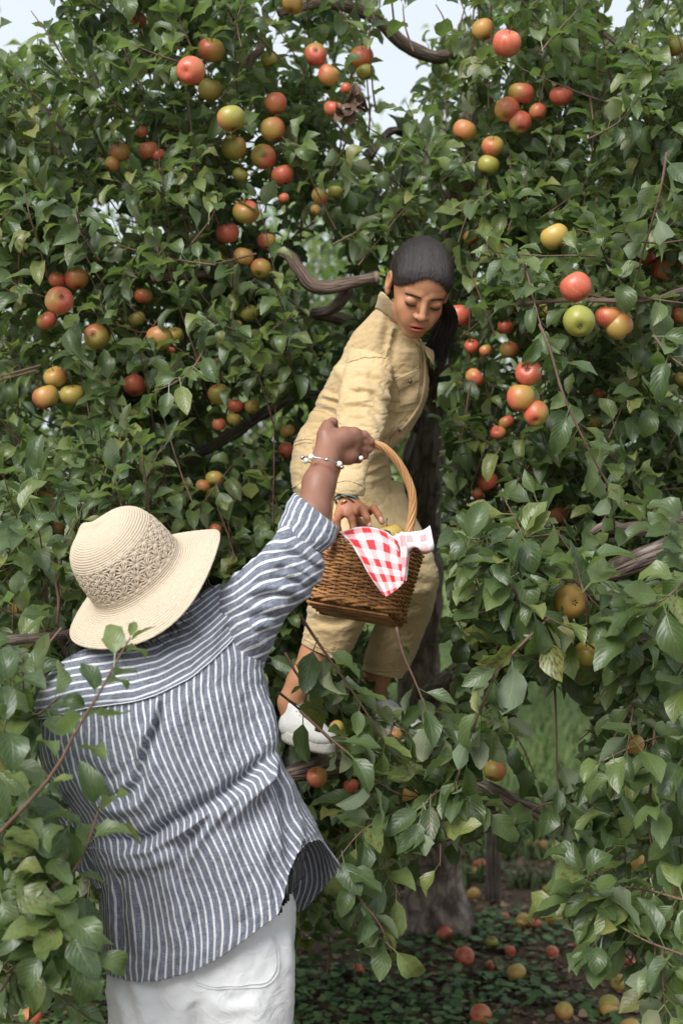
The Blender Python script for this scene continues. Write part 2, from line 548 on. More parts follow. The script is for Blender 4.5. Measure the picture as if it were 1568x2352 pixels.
# apples: blush amount and ground tone come from the object's own colour
t = NT('apple_skin')
oi = t.n('ObjectInfo'); rn = oi.outputs['Random']
cr = t.n('SeparateColor', ins={0: oi.outputs['Color']})
blush, tone, face = cr.outputs[0], cr.outputs[1], cr.outputs[2]
p = tc(t); x, y, z = sep(t, p)
ang = t.math('ARCTAN2', y, x)
rx = t.math('MULTIPLY', rn, 50.0)
streak = t.noise(t.n('CombineXYZ', ins={0: t.math('MULTIPLY', t.math('COSINE', ang), 9.0), 1: t.math('MULTIPLY', t.math('SINE', ang), 9.0), 2: t.math('ADD', t.math('MULTIPLY', z, 18.0), rx)}).outputs[0], 1.7, 4, .6)
big = t.noise(t.n('VectorMath', operation='ADD', ins={0: p, 1: t.n('CombineXYZ', ins={0: rx, 1: rx, 2: rx}).outputs[0]}).outputs[0], 17, 2, .5)
side = t.math('MULTIPLY', t.math('COSINE', t.math('ADD', ang, t.math('MULTIPLY', face, 6.2832))), .30)
m0 = t.math('ADD', t.math('ADD', t.math('MULTIPLY', big, .9), side), t.math('MULTIPLY', streak, .45))
thr = t.math('SUBTRACT', 1.22, t.math('MULTIPLY', blush, 1.15))
bm = t.n('MapRange', ins={'Value': m0, 'From Min': t.math('SUBTRACT', thr, .10), 'From Max': t.math('ADD', thr, .42)}).outputs[0]
ground = t.mix(tone, (.27, .27, .05), (.62, .35, .10))
red = t.mix(t.step(.25, .75, streak), (.48, .070, .045), (.60, .17, .090))
col = t.mix(bm, ground, red)
spk = t.n('TexVoronoi', ins={'Scale': 190.0, 'Vector': p}).outputs['Distance']
col = t.mix(t.math('MULTIPLY', t.step(.22, .12, spk), .45), col, (.60, .46, .25))
col = t.mix(t.math('MULTIPLY', t.step(.62, .8, t.noise(p, 60, 4)), .25), col, (.25, .17, .06))
M['apple'] = t.set(Base_Color=col, Roughness=t.mix(t.noise(p, 25), (.30,) * 3, (.48,) * 3), Specular_IOR_Level=.45, Subsurface_Weight=.06, Subsurface_Radius=(.01, .004, .002), Coat_Weight=.15, Coat_Roughness=.35)
t = NT('apple_stem'); M['stem'] = t.set(Base_Color=(.07, .05, .02, 1), Roughness=.8)
t = NT('apple_calyx'); M['calyx'] = t.set(Base_Color=(.035, .028, .015, 1), Roughness=.9)

def skin_mat(name, a, b, lip=None, sss=.12):
    t = NT(name); p = tc(t)
    col = t.mix(t.step(.3, .7, t.noise(p, 14, 3)), a, b)
    tintn = t.n('Attribute', attribute_name='tint')
    col = t.mix(1.0, col, tintn.outputs['Color'], 'MULTIPLY')
    fine = t.noise(p, 900, 2)
    return t.set(Base_Color=col, Roughness=t.mix(t.noise(p, 60), (.40,) * 3, (.56,) * 3), Specular_IOR_Level=.45,
                 Subsurface_Weight=sss, Subsurface_Radius=(.012, .005, .003), Normal=t.bump(fine, .18, .0006))
M['skin_girl'] = skin_mat('skin_tan', (.41, .190, .098), (.46, .22, .118))
M['skin_woman'] = skin_mat('skin_brown', (.215, .098, .063), (.26, .122, .079))

def hair_mat(name, a, b, rough=.34):
    t = NT(name); u, v, _ = sep(t, tc(t, 'UV'))
    n = t.noise(t.n('CombineXYZ', ins={0: t.math('MULTIPLY', u, 300.0), 1: t.math('MULTIPLY', v, 5.0), 2: 0.0}).outputs[0], 1, 4, .6)
    return t.set(Base_Color=t.mix(n, a, b), Roughness=rough, Specular_IOR_Level=.5, Normal=t.bump(n, .6, .0015))
M['hair_girl'] = hair_mat('hair_black', (.008, .0055, .0055), (.030, .020, .018), .34)
M['hair_woman'] = hair_mat('hair_dark', (.010, .006, .006), (.028, .016, .014), .45)

def fabric(name, a, b, weave=1400, bump=.0006, rough=.9, sheen=.15, patch=7):
    t = NT(name); p = tc(t); u, v, _ = sep(t, tc(t, 'UV'))
    n = t.noise(p, patch, 4, .6)
    f = t.noise(t.vmap(p, (1, 1, 1.6)), weave * .35, 2)
    cr_ = t.step(.07, 0.0, t.math('ABSOLUTE', t.math('SUBTRACT', t.noise(p, 13, 3, .5, 1.2), .5)))
    cn = t.bump(cr_, .28, .0022)
    col = t.mix(t.step(.3, .7, n), a, b)
    col = t.mix(.25, col, t.mix(f, (0.55,) * 3, (1.35,) * 3), 'MULTIPLY')
    return t.set(Base_Color=col, Roughness=rough, Specular_IOR_Level=.2, Sheen_Weight=sheen, Normal=t.bump(f, .5, bump, cn))
M['khaki'] = fabric('mustard_denim', (.47, .335, .170), (.55, .418, .235))
M['khaki_seam'] = fabric('mustard_seam', (.36, .255, .13), (.60, .47, .28), patch=60)
M['white_denim'] = fabric('white_denim', (.66, .67, .68), (.73, .73, .73))
M['shoe'] = fabric('white_leather', (.66, .65, .62), (.74, .73, .70), 300, .0004, .6, 0)
M['sole'] = fabric('sole', (.60, .57, .50), (.68, .64, .58), 300, .0003, .7, 0)

def chambray(name, dark=1.0, period_attr='UV'):
    """stripes run along v; u counts stripes"""
    t = NT(name); u, v, _ = sep(t, tc(t, 'UV')); p = tc(t)
    wob = t.math('MULTIPLY', t.math('SUBTRACT', t.noise(t.n('CombineXYZ', ins={0: u, 1: t.math('MULTIPLY', v, 3.0), 2: 0.0}).outputs[0], 6.0, 3), .5), .07)
    fr = t.math('FRACT', t.math('ADD', u, wob))
    d = t.math('ABSOLUTE', t.math('SUBTRACT', fr, .5))
    m = t.step(.15, .115, d)
    slub1 = t.noise(t.n('CombineXYZ', ins={0: t.math('MULTIPLY', u, 9.0), 1: t.math('MULTIPLY', v, 3.0), 2: 0.0}).outputs[0], 1.0, 3, .6)
    slub2 = t.noise(t.n('CombineXYZ', ins={0: t.math('MULTIPLY', u, 1.2), 1: t.math('MULTIPLY', v, 60.0), 2: 3.0}).outputs[0], 1.0, 3, .6)
    s = t.math('ADD', t.math('MULTIPLY', slub1, .5), t.math('MULTIPLY', slub2, .5))
    blue = t.ramp(s, [(.34, (.068, .076, .108)), (.5, (.148, .160, .20)), (.64, (.29, .31, .355))])
    white = t.mix(s, (.52, .53, .56), (.66, .66, .67))
    fine = t.noise(p, 700, 2)
    col = t.mix(m, blue, white)
    h = t.math('ADD', s, t.math('MULTIPLY', fine, .6))
    cr_ = t.step(.06, 0.0, t.math('ABSOLUTE', t.math('SUBTRACT', t.noise(p, 11, 4, .55, 1.4), .5)))
    cn = t.bump(cr_, .30, .0028)
    return t.set(Base_Color=col, Roughness=.92, Specular_IOR_Level=.15, Sheen_Weight=.1, Normal=t.bump(h, .35, .0008, cn))
M['shirt'] = chambray('striped_linen')
t = NT('seam_thread'); M['seam'] = t.set(Base_Color=(.62, .64, .70, 1), Roughness=.9)

def straw(name, kx, ky):
    t = NT(name); p = tc(t); u, v, _ = sep(t, tc(t, 'UV'))
    n = t.noise(t.n('CombineXYZ', ins={0: t.math('MULTIPLY', u, kx), 1: t.math('MULTIPLY', v, ky), 2: 0.0}).outputs[0], 1.0, 3, .6)
    f = t.noise(p, 500, 2)
    ht = t.n('Attribute', attribute_name='rise').outputs['Fac']
    col = t.mix(n, (.45, .36, .26), (.60, .51, .40))
    col = t.mix(t.step(.62, .10, ht), col, (.26, .17, .09))
    return t.set(Base_Color=col, Roughness=.8, Specular_IOR_Level=.3, Normal=t.bump(f, .4, .0008))
M['straw'] = straw('raffia', 400, 60)

t = NT('willow'); p = tc(t); u, v, _ = sep(t, tc(t, 'UV'))
rn = t.n('ObjectInfo').outputs['Random']
wn = t.noise(t.n('VectorMath', operation='ADD', ins={0: t.vmap(p, (1, 1, 1)), 1: t.n('CombineXYZ', ins={2: t.math('MULTIPLY', rn, 9.0)}).outputs[0]}).outputs[0], 22, 4)
col = t.mix(t.step(.3, .7, wn), (.20, .080, .024), (.48, .235, .080))
M['willow'] = t.set(Base_Color=col, Roughness=.5, Specular_IOR_Level=.45, Normal=t.bump(t.noise(p, 260, 3), .35, .0008))
t = NT('willow_handle'); p = tc(t); u, v, _ = sep(t, tc(t, 'UV'))
wn = t.noise(t.n('CombineXYZ', ins={0: t.math('MULTIPLY', u, 7.0), 1: t.math('MULTIPLY', v, 16.0), 2: 0.0}).outputs[0], 1, 4)
M['willow_handle'] = t.set(Base_Color=t.mix(t.step(.3, .7, wn), (.42, .20, .075), (.62, .36, .16)), Roughness=.45, Normal=t.bump(wn, .3, .001))

def gingham(name, red=(.74, .045, .055), strength=1.0):
    t = NT(name); u, v, _ = sep(t, tc(t, 'UV'))
    def band(c): return t.step(.02, -.02, t.math('SUBTRACT', t.math('ABSOLUTE', t.math('SUBTRACT', t.math('FRACT', c), .5)), .25))
    a, b = band(u), band(v)
    hat_ = t.math('GREATER_THAN', t.math('SINE', t.math('MULTIPLY', t.math('ADD', u, v), 62.0)), 0.0)
    both = t.math('MULTIPLY', a, b)
    one = t.math('SUBTRACT', t.math('ADD', a, b), t.math('MULTIPLY', both, 2.0))
    f = t.math('ADD', both, t.math('MULTIPLY', one, t.math('ADD', .30, t.math('MULTIPLY', hat_, .42))))
    col = t.mix(t.math('MULTIPLY', f, strength), (.83, .80, .81), red)
    fine = t.noise(tc(t), 900, 2)
    return t.set(Base_Color=col, Roughness=.85, Specular_IOR_Level=.2, Normal=t.bump(fine, .3, .0005))
M['gingham'] = gingham('gingham')
M['gingham_back'] = gingham('gingham_reverse', (.78, .16, .18), .8)

def simple(name, c, r=.6, metal=0, **kw):
    t = NT(name); n = t.noise(tc(t), 120, 2)
    return t.set(Base_Color=t.mix(n, tuple(q * .85 for q in c), tuple(min(1, q * 1.12) for q in c)), Roughness=r, Metallic=metal, **kw)
M['pearl'] = simple('pearl', (.78, .75, .72), .22, 0, Coat_Weight=.5)
M['silver'] = simple('silver', (.60, .58, .56), .28, 1)
M['gold'] = simple('gold', (.80, .52, .20), .3, 1)
M['brass'] = simple('dark_brass', (.12, .10, .07), .4, 1)
M['black'] = simple('black_cotton', (.008, .008, .010), .9)
M['brow'] = simple('brow_hair', (.03, .014, .010), .8)
M['teeth'] = simple('teeth', (.62, .56, .50), .35)
M['mouth'] = simple('mouth_inside', (.05, .012, .010), .6)
M['teal'] = simple('teal_thread', (.16, .27, .27), .8)
M['cream'] = simple('cream_cord', (.62, .52, .38), .6)
M['nail'] = simple('nail', (.62, .40, .33), .3)

# ground
t = NT('orchard_floor'); p = tc(t); x, y, z = sep(t, p)
n1 = t.noise(p, 1.3, 5, .6); n2 = t.noise(p, 9, 5, .65); n3 = t.noise(p, 60, 3)
soil = t.mix(n2, (.07, .05, .036), (.19, .135, .095))
soil = t.mix(t.step(.55, .7, n3), soil, (.14, .095, .06))
turf = t.mix(n2, (.08, .13, .04), (.16, .23, .07))
turf = t.mix(t.math('MULTIPLY', t.step(.5, .75, n1), .5), turf, (.17, .19, .07))
far = t.step(6.6, 8.6, t.math('ADD', y, t.math('MULTIPLY', t.math('SUBTRACT', n1, .5), 3.0)))
M['ground'] = t.set(Base_Color=t.mix(far, soil, turf), Roughness=.95, Specular_IOR_Level=.2, Normal=t.bump(t.math('ADD', n2, n3), .9, .03))
t = NT('grass_blade'); rn = t.n('Attribute', attribute_name='rnd').outputs['Fac']
M['grass'] = t.set(Base_Color=t.ramp(rn, [(0, (.06, .105, .03)), (.6, (.115, .175, .05)), (1, (.22, .24, .10))]), Roughness=.6)
t = NT('clover'); rn = t.n('Attribute', attribute_name='rnd').outputs['Fac']
M['clover'] = t.set(Base_Color=t.ramp(rn, [(0, (.045, .10, .035)), (.7, (.09, .17, .05)), (1, (.16, .23, .08))]), Roughness=.55)
t = NT('leaf_litter'); rn = t.n('Attribute', attribute_name='rnd').outputs['Fac']
M['litter'] = t.set(Base_Color=t.ramp(rn, [(0, (.06, .035, .022)), (.5, (.15, .09, .055)), (.85, (.26, .17, .11)), (1, (.36, .28, .19))]), Roughness=.85)

APPLE_SPOTS = []
# ---------------------------------------------------------------- the apples (positions first: leaves make room for them)
# px, py, radius, blush, tone, facing (c calyx / s stem / n side), label
AP = [
 (438,162,33,.95,.6,'c','large pink red apple at the upper left with its dark eye facing out'),
 (485,115,31,.55,.1,'n','olive apple with a russet cheek just above the pink one at the upper left'),
 (482,206,28,.12,.35,'n','plain yellow olive apple just below the pink one at the upper left'),
 (725,124,26,.75,.4,'c','red and yellow apple with a visible eye beside the bare dead twig at top centre'),
 (831,131,27,.78,.6,'s','salmon apple with a stem hollow beside the open sky at top centre'),
 (838,165,20,.05,0,'n','green apple half hidden under the salmon apple beside the open sky'),
 (754,172,25,.45,.9,'n','orange apple tucked below the red and yellow one at top centre'),
 (765,250,22,.55,.9,'n','orange apple low in the leaves left of the brown withered leaf cluster'),
 (795,203,14,.5,.8,'n','small orange apple touching the brown withered leaf cluster'),
 (619,137,19,0,.1,'n','small green apple right of the bare dead twig'),
 (672,10,25,.5,.8,'n','orange apple cut by the top edge under the long bare limb'),
 (320,47,17,.95,.8,'n','small pink red apple at the top left beneath a drooping leaf'),
 (633,237,26,.88,.4,'n','brick red apple alone above the hanging cluster'),
 (531,272,33,.42,.1,'n','large olive apple with an orange cheek at the left of the hanging cluster'),
 (626,297,29,.62,.6,'n','peach apple with a leaf lying across it in the hanging cluster'),
 (537,339,30,.28,.2,'s','pale green apple with a blush shoulder and stem hollow in the hanging cluster'),
 (605,360,29,.62,.3,'c','orange green apple showing its eye at the bottom of the hanging cluster'),
 (649,402,27,.92,.4,'n','streaky red apple lowest in the hanging cluster'),
 (552,402,18,.05,.1,'n','green apple behind the broad leaf at the foot of the hanging cluster'),
 (277,350,24,.72,.4,'n','russet apple in the shaded group left of the hanging cluster'),
 (258,378,19,.3,.5,'n','pale orange apple lowest in the shaded group at the upper left'),
 (342,346,24,.6,.8,'n','pink orange apple under grey green leaves in the upper left group'),
 (364,356,17,.7,.8,'n','narrow slice of a salmon apple right of the pink orange one'),
 (326,303,14,.95,.5,'n','small deep red apple peeking out above the shaded upper left group'),
 (565,487,31,.78,.1,'s','dull red apple with a deep stem hollow above the small red one'),
 (523,536,27,.98,.3,'n','crimson apple left below the dull red one'),
 (559,590,24,.6,.8,'n','orange apple half under a leaf below the crimson one'),
 (599,616,24,.35,.5,'n','amber apple right of and below the half covered orange one'),
 (612,553,21,.65,.5,'n','orange red apple under a leaf beside the crimson one'),
 (574,720,21,.1,.2,'n','olive green apple above the bent bare limb to the left'),
 (543,747,14,.4,.8,'n','small orange apple just below the olive one'),
 (735,450,20,.35,.5,'n','olive orange apple paired with a green one above the dark haired child'),
 (770,441,17,.05,.1,'n','green apple paired with the olive orange one'),
 (725,482,13,.4,.8,'n','small orange apple hanging under the olive pair'),
 (652,455,12,.8,.9,'n','small pink apple behind leaves below the streaky red one'),
 (137,690,33,.88,.5,'c','large red apple with its eye facing out in the left hand trio'),
 (177,640,29,.82,.7,'n','red apple with a leaf across it above the large left one'),
 (132,643,20,.7,.8,'n','peach apple peeking out on top of the large left one'),
 (108,737,23,.6,.1,'n','red and lime apple below the large left one'),
 (222,773,30,.42,.4,'c','amber apple beside the long leaf under the left hand trio'),
 (330,680,21,.5,.8,'n','orange apple in shade below the sawn pale stub'),
 (315,733,20,.15,.2,'n','dim olive apple in shade under the stub'),
 (366,777,31,.30,.4,'n','large dull olive orange apple left of centre above the spray of pale leaves'),
 (402,770,21,.15,.3,'n','dim yellow apple right behind the large dull olive orange one'),
 (393,805,11,.95,1,'n','small bright coral apple under the large dull olive orange one'),
 (309,885,27,.95,.9,'n','coral red apple half covered by a curled leaf left of centre'),
 (128,866,28,.40,.7,'n','orange apple on top of the far left pyramid of three'),
 (106,912,31,.55,.6,'n','orange apple at the lower left of the pyramid of three'),
 (168,908,30,.30,.4,'n','olive orange apple at the lower right of the pyramid of three'),
 (503,906,26,.55,.2,'n','russet olive apple left of the small red one in deep shade'),
 (541,932,18,1,.3,'n','small dark red apple between two olive ones in deep shade'),
 (579,934,18,.1,.4,'n','small olive apple right of the small dark red one'),
 (537,962,17,.1,.3,'n','small olive apple below the small dark red one'),
 (503,975,16,.95,.6,'n','small red apple half hidden above the shaded limb'),
 (658,1034,20,1,.9,'n','bright red apple beside the child\'s hip'),
 (660,990,17,.4,.9,'n','pale orange apple just above the bright red one beside the hip'),
 (493,1100,21,.2,.3,'n','dim olive apple in the dark above the straw hat brim'),
 (466,1117,17,.5,.5,'n','dim orange apple left of the dim olive one above the hat brim'),
 (107,1143,23,.55,.6,'n','orange apple low at the left, above the grey green sprout'),
 (132,1213,18,.4,.7,'n','pale orange apple half behind a leaf left of the hat crown'),
 (36,1397,19,.4,.9,'n','orange apple at the left edge above the pale bare limb'),
 (495,1218,15,.7,.6,'n','small red orange apple directly behind the hat brim'),
 (1109,68,27,.35,.9,'n','orange apple high on the right beside the red pink one'),
 (1163,100,33,.98,.9,'s','bright red pink apple with a stem hollow at the top right'),
 (1196,215,30,.72,.3,'n','dusty pink apple on top of the right hand bunch'),
 (1164,252,29,.70,.7,'n','red orange apple at the left of the right hand bunch'),
 (1194,281,26,.62,.7,'n','orange apple lowest in the right hand bunch'),
 (1234,257,20,.7,.8,'n','small coral apple at the right of the bunch'),
 (1288,220,27,1,.7,'n','vivid red apple alone beside the dark branch at the top right'),
 (1131,336,26,.5,.5,'s','peach apple with a stem hollow above the green one on the right'),
 (1121,380,26,.25,.1,'n','green russet apple under the peach one in front of the trunk'),
 (1066,300,27,.45,.7,'n','orange apple behind mottled leaves left of the right hand bunch'),
 (1545,105,25,.5,.1,'n','olive red apple by the right edge high in the dark leaves'),
 (1273,544,33,.15,.6,'n','large golden apple with a leaf over its front right of the child'),
 (1053,725,31,.78,.3,'n','glossy red orange apple right beside the child\'s ponytail'),
 (1083,795,18,1,.1,'n','dark maroon apple below the glossy one'),
 (1115,805,15,.8,.6,'n','small red orange apple right of the maroon one'),
 (1160,750,19,.8,.6,'n','shaded red apple above a broad leaf right of the glossy one'),
 (1168,803,22,.6,.5,'n','orange apple cut off by a leaf above the bright red trio'),
 (1089,868,23,.9,.6,'n','red apple alone right of the trunk'),
 (1213,855,31,1,.6,'c','bright red apple with a leaf across it on top of the lower right trio'),
 (1196,914,34,.82,.3,'n','large red orange apple in the middle of the lower right trio'),
 (1230,950,30,.66,.1,'n','red apple with a green shoulder at the foot of the lower right trio'),
 (1163,970,18,.8,.6,'n','dim red apple left below the trio'),
 (1143,995,19,.9,.4,'n','dim red apple lowest left of the trio'),
 (1081,545,18,.6,.9,'n','pale pink apple behind leaves above the child\'s head'),
 (1322,660,36,.78,.9,'n','large pink orange apple behind a blotched brown leaf'),
 (1257,712,23,.2,.4,'n','olive apple left of the large green one'),
 (1329,738,37,.12,.0,'c','largest green apple with its eye facing out on the right'),
 (1396,728,31,.9,.9,'n','pink striped apple right of the largest green one'),
 (1422,750,33,.6,.6,'n','orange apple overlapped by the pink striped one'),
 (1455,748,22,.02,.1,'n','green apple behind the orange and pink pair'),
 (1519,620,27,.85,.9,'n','coral pink apple near the right edge'),
 (1483,592,20,.8,.9,'n','coral pink apple left above the other near the right edge'),
 (1563,607,14,.85,.9,'n','coral apple cut by the right edge at the height of the child\'s forehead'),
 (1560,725,20,.6,.6,'n','orange apple cut by the right edge at the height of the child\'s chin'),
 (1563,872,19,.1,.3,'n','yellow green apple cut by the right edge behind a big leaf'),
 (1361,970,20,.75,1,'n','pale pink apple behind leaves right of the trio'),
 (1375,905,15,.7,.6,'n','dim red apple in dark leaves right of the trio'),
 (1120,1107,25,.95,.5,'n','deep red apple in the dark right of the trunk'),
 (1097,1135,14,.95,.7,'n','small red apple just below the deep red one right of the trunk'),
 (1285,1185,22,.5,.5,'n','dim orange apple above the thick right hand limb'),
 (1310,1382,40,.12,.8,'c','large yellow orange apple nestled in the leafy bough right of the basket'),
 (1350,1500,33,.0,.3,'n','yellow green apple half behind leaves under the leafy bough'),
 (1455,1710,25,.45,.8,'n','orange apple hanging over the lawn gap at the right'),
 (1135,1770,26,.45,.3,'n','orange and green apple beside the low brown limb'),
 (773,1672,18,.3,.4,'n','orange green apple between the two white shoes'),
 (728,1785,25,.6,.9,'n','orange apple right of the shirt under the nearer white shoe'),
 (806,1806,18,.95,.5,'n','dark red apple in shade right of the orange one under the shoe'),
 (938,1825,23,.1,1,'n','pale orange apple behind leaves at lower centre'),
 (786,1705,17,.4,.9,'n','orange apple just right of the nearer white shoe'),
 (908,1690,17,.4,.9,'n','orange apple below the farther white shoe'),
 (1460,1980,22,.2,.7,'n','yellow apple behind a cluster of broad leaves at the lower right'),
]
def apple_depth(x, y, r):
    d = min(max(.038 * FP / r, 3.35), 4.1)
    if x > 960 and y > 560 and r >= 28: d = min(d, 3.6)
    if 1000 < x < 1100 and y < 900: d = 4.15
    if 640 < x < 700 and 960 < y < 1060: d = 4.25
    if y > 1600: d = 3.75
    if x > 1250 and 1300 < y < 1560: d = 3.25
    return d
for q in AP: APPLE_SPOTS.append((q[0], q[1], q[2], apple_depth(*q[:3])))


def ground_z(x, y):
    return 0.035 * fbm(x * .8, y * .8, 3, 3) * sstep(1, 4, y) - 0.02
# ---------------------------------------------------------------- ground
def ground_z(x, y):
    return 0.035 * fbm(x * .8, y * .8, 3, 3) * sstep(1, 4, y) - 0.02

gy = np.concatenate([np.linspace(-12, 2, 10)[:-1], np.linspace(2, 13, 150)[:-1], np.linspace(13, 40, 40)[:-1], np.linspace(40, 320, 12)])
gx = np.concatenate([np.linspace(-160, -6, 12)[:-1], np.linspace(-6, 6, 130)[:-1], np.linspace(6, 160, 12)])
GX, GY = np.meshgrid(gx, gy)
V = np.stack([GX, GY, ground_z(GX, GY) * (np.abs(GX) < 30)], -1).reshape(-1, 3)
put('ground', mk_mesh('ground', V, grid_faces(len(gy), len(gx))), M['ground'], kind='structure')

def scatter_mesh(name, base, F, pos, yaw, tilt, size, mat, kind_label=None):
    """one mesh of many small pieces; base (k,3) flat piece"""
    n, k = len(pos), len(base)
    cy, sy = np.cos(yaw), np.sin(yaw)
    R = np.zeros((n, 3, 3)); ct, st = np.cos(tilt), np.sin(tilt)
    R[:, 0] = np.stack([cy, -sy * ct, sy * st], -1); R[:, 1] = np.stack([sy, cy * ct, -cy * st], -1); R[:, 2] = np.stack([0 * ct, st, ct], -1)
    V = np.einsum('nij,kj->nki', R, base) * size[:, None, None] + pos[:, None]
    FF = (F[None] + (np.arange(n) * k)[:, None, None]).reshape(-1, F.shape[1])
    o = put(name, mk_mesh(name, V.reshape(-1, 3), FF, attrs={'rnd': np.repeat(rng.random(n), k)}), mat, kind='stuff')
    return o

# lawn blades (far) : three-sided curved blades
n = 42000
y = 6.4 + 20 * rng.random(n) ** 1.6; x = (rng.random(n) - .5) * (y * .56 + 2)
base = np.array([[-.10, 0, 0], [.10, 0, 0], [.06, .25, .62], [-.06, .25, .62], [.01, .7, 1.0], [-.01, .7, 1.0]])
F = np.array([[0, 1, 2, 3], [3, 2, 4, 5]])
keep = fbm(x * 1.1, y * 1.1, 9) + .8 * sstep(6.4, 8, y) > -.05
x, y = x[keep], y[keep]; n = len(x)
scatter_mesh('lawn_grass', base, F, np.stack([x, y, ground_z(x, y)], -1), rng.random(n) * 6.28, rng.normal(0, .25, n), .05 + .05 * rng.random(n), M['grass'])
# clover and weeds under the tree: round leaflets
n = 26000
y = 3.6 + 4.6 * rng.random(n) ** .9; x = (rng.random(n) - .5) * (y * .56 + 1)
den = fbm(x * 1.6 + 3, y * 1.6, 21, 3) + .75 * sstep(.5, -.9, x) + .35 * sstep(5.4, 4.6, y) - .25
keep = den > rng.random(n) * .7
x, y = x[keep], y[keep]; n = len(x)
a = np.arange(6) / 6 * 6.283
base = np.concatenate([[[0, 0, .9]], np.stack([np.cos(a), np.sin(a), 1 + .12 * np.cos(3 * a)], -1)])
F = np.array([[0, 1, 2, 3], [0, 3, 4, 5], [0, 5, 6, 1]])
scatter_mesh('clover_cover', base, F, np.stack([x, y, ground_z(x, y) - .01 + .03 * rng.random(n)], -1), rng.random(n) * 6.28, rng.normal(0, .35, n), .010 + .014 * rng.random(n), M['clover'])
# dead leaves and chips
n = 15000
y = 3.6 + 5.2 * rng.random(n); x = (rng.random(n) - .5) * (y * .56 + 1)
base = np.array([[-.5, 0, .05], [0, -.15, 0], [.5, 0, .1], [-.35, .6, .2], [0, .5, 0.02], [.35, .6, .12], [0, 1.1, .15], [0.02, 1.1, .15]])
F = np.array([[0, 1, 4, 3], [1, 2, 5, 4], [3, 4, 7, 6], [4, 5, 6, 7]])
scatter_mesh('dead_leaves', base, F, np.stack([x, y, ground_z(x, y) + .006], -1), rng.random(n) * 6.28, rng.normal(0, .3, n), .012 + .030 * rng.random(n) ** 2, M['litter'])

# ---------------------------------------------------------------- leaves
PAR = [(.5, .35, .10), (1.1, .5, .16), (-.35, .25, .12), (.9, .2, .2), (1.5, .55, .10), (.2, .7, .14), (.7, .45, .24), (1.9, .4, .18)]
HI = [leaf_proto(6, 4, c, f, w, .275 + .02 * (i % 4), i) for i, (c, f, w) in enumerate(PAR)]
MID = [leaf_proto(5, 4, c, f, w, .275 + .02 * (i % 4), i) for i, (c, f, w) in enumerate(PAR)]
LO = [leaf_proto(3, 2, c, f, w, .275 + .02 * (i % 4), i) for i, (c, f, w) in enumerate(PAR)]
HI_ME = [mk_mesh('leaf', *h) for h in HI]
for m_ in HI_ME: m_.materials.append(M['leaf'])


class Leaves:
    """collects leaf frames: origin, along, normal, size"""
    def __init__(self): self.o, self.a, self.n, self.s = [], [], [], []
    def add(self, o, a, n, s):
        self.o.append(o); self.a.append(a); self.n.append(n); self.s.append(s)
    def arrays(self):
        return np.concatenate(self.o), np.concatenate(self.a), np.concatenate(self.n), np.concatenate(self.s)

def shoot_leaves(path, nl, size, droop=.25, up=1.0, start=.12, spread=.9):
    """leaves spiralling along a path (k,3)"""
    k = len(path)
    t = start + (1 - start) * (np.arange(nl) + .5 * rng.random(nl)) / nl
    t = np.minimum(t, .995)
    i = np.minimum((t * (k - 1)).astype(int), k - 2); f = (t * (k - 1) - i)[:, None]
    p = path[i] * (1 - f) + path[i + 1] * f
    T = unit(path[i + 1] - path[i])
    ph = rng.random() * 6.28 + np.arange(nl) * 2.4 + rng.normal(0, .35, nl)
    ref = np.array([0, 0, 1.0]); S = unit(np.cross(T, ref) + 1e-6); B = np.cross(S, T)
    rad = S * np.cos(ph)[:, None] + B * np.sin(ph)[:, None]
    tipw = t[:, None] ** 3
    a = rad * (spread * (1 - .5 * tipw)) + T * (.55 + .5 * tipw) + np.array([0, 0, -droop]) + rng.normal(0, .18, (nl, 3))
    n = np.array([0, 0, up]) + T * .35 + np.array([0, -.35, 0]) + rng.normal(0, .42, (nl, 3))
    s = size * (.72 + .5 * rng.random(nl)) * (1 - .30 * (t > .93))
    return p + unit(a) * (s * .3)[:, None], a, n, s

def curve_path(p, d, L, k=5, up=.25, wig=.12):
    d = unit(np.asarray(d, float)); pts = [np.asarray(p, float)]
    for i in range(k - 1):
        d = unit(d + np.array([0, 0, up / k]) + rng.normal(0, wig, 3) * .6)
        pts.append(pts[-1] + d * L / (k - 1))
    return np.array(pts)

# ---- where foliage hangs, in 98-unit cells of the working frame (height over ground and width of the real crowns)
MIDMAP = """
0257877653678515
4578899984899976
7899999735899998
8999999536999999
8768888766899999
9986688788999999
9999999988999999
9999999999999999
9999999999999999
9999999998999999
9999998897799999
9999988888799999
9999999998799999
9999999998899999
9999999998899998
9999999988877788
9999999988754357
8888888887300124
7777777776200013
6666666665200012
3333334433100001
1111112222000001
0000000000000000
0000000000000000"""
MIDMAP = [[int(c) for c in r] for r in MIDMAP.strip().split('\n')]
def dmap(m, px, py):
    c = int(min(15, max(0, px // 98))); r = int(min(23, max(0, py // 98)))
    return m[r][c]

PEOPLE = [  # outlines kept free of leaves nearer than the given depth
    ([(150, 1240), (200, 1170), (300, 1150), (400, 1190), (470, 1190), (505, 1270), (480, 1340), (560, 1300), (640, 1200), (675, 1130), (730, 1060), (725, 970), (770, 955), (850, 985), (900, 1020), (945, 1090), (950, 1200), (1000, 1200), (995, 1290), (960, 1280), (920, 1430), (690, 1410), (640, 1480), (640, 1600), (680, 1750), (785, 1990), (700, 2100), (690, 2352), (245, 2352), (235, 2050), (180, 1880), (90, 1700), (110, 1540), (145, 1470)], 3.75),
    ([(880, 640), (890, 560), (940, 535), (1000, 540), (1045, 590), (1040, 680), (1030, 760), (1020, 840), (990, 900), (950, 1010), (905, 1060), (960, 1190), (1012, 1340), (1000, 1440), (960, 1480), (850, 1500), (700, 1480), (700, 1200), (655, 1100), (680, 1000), (720, 910), (760, 820), (850, 700)], 4.3),
]
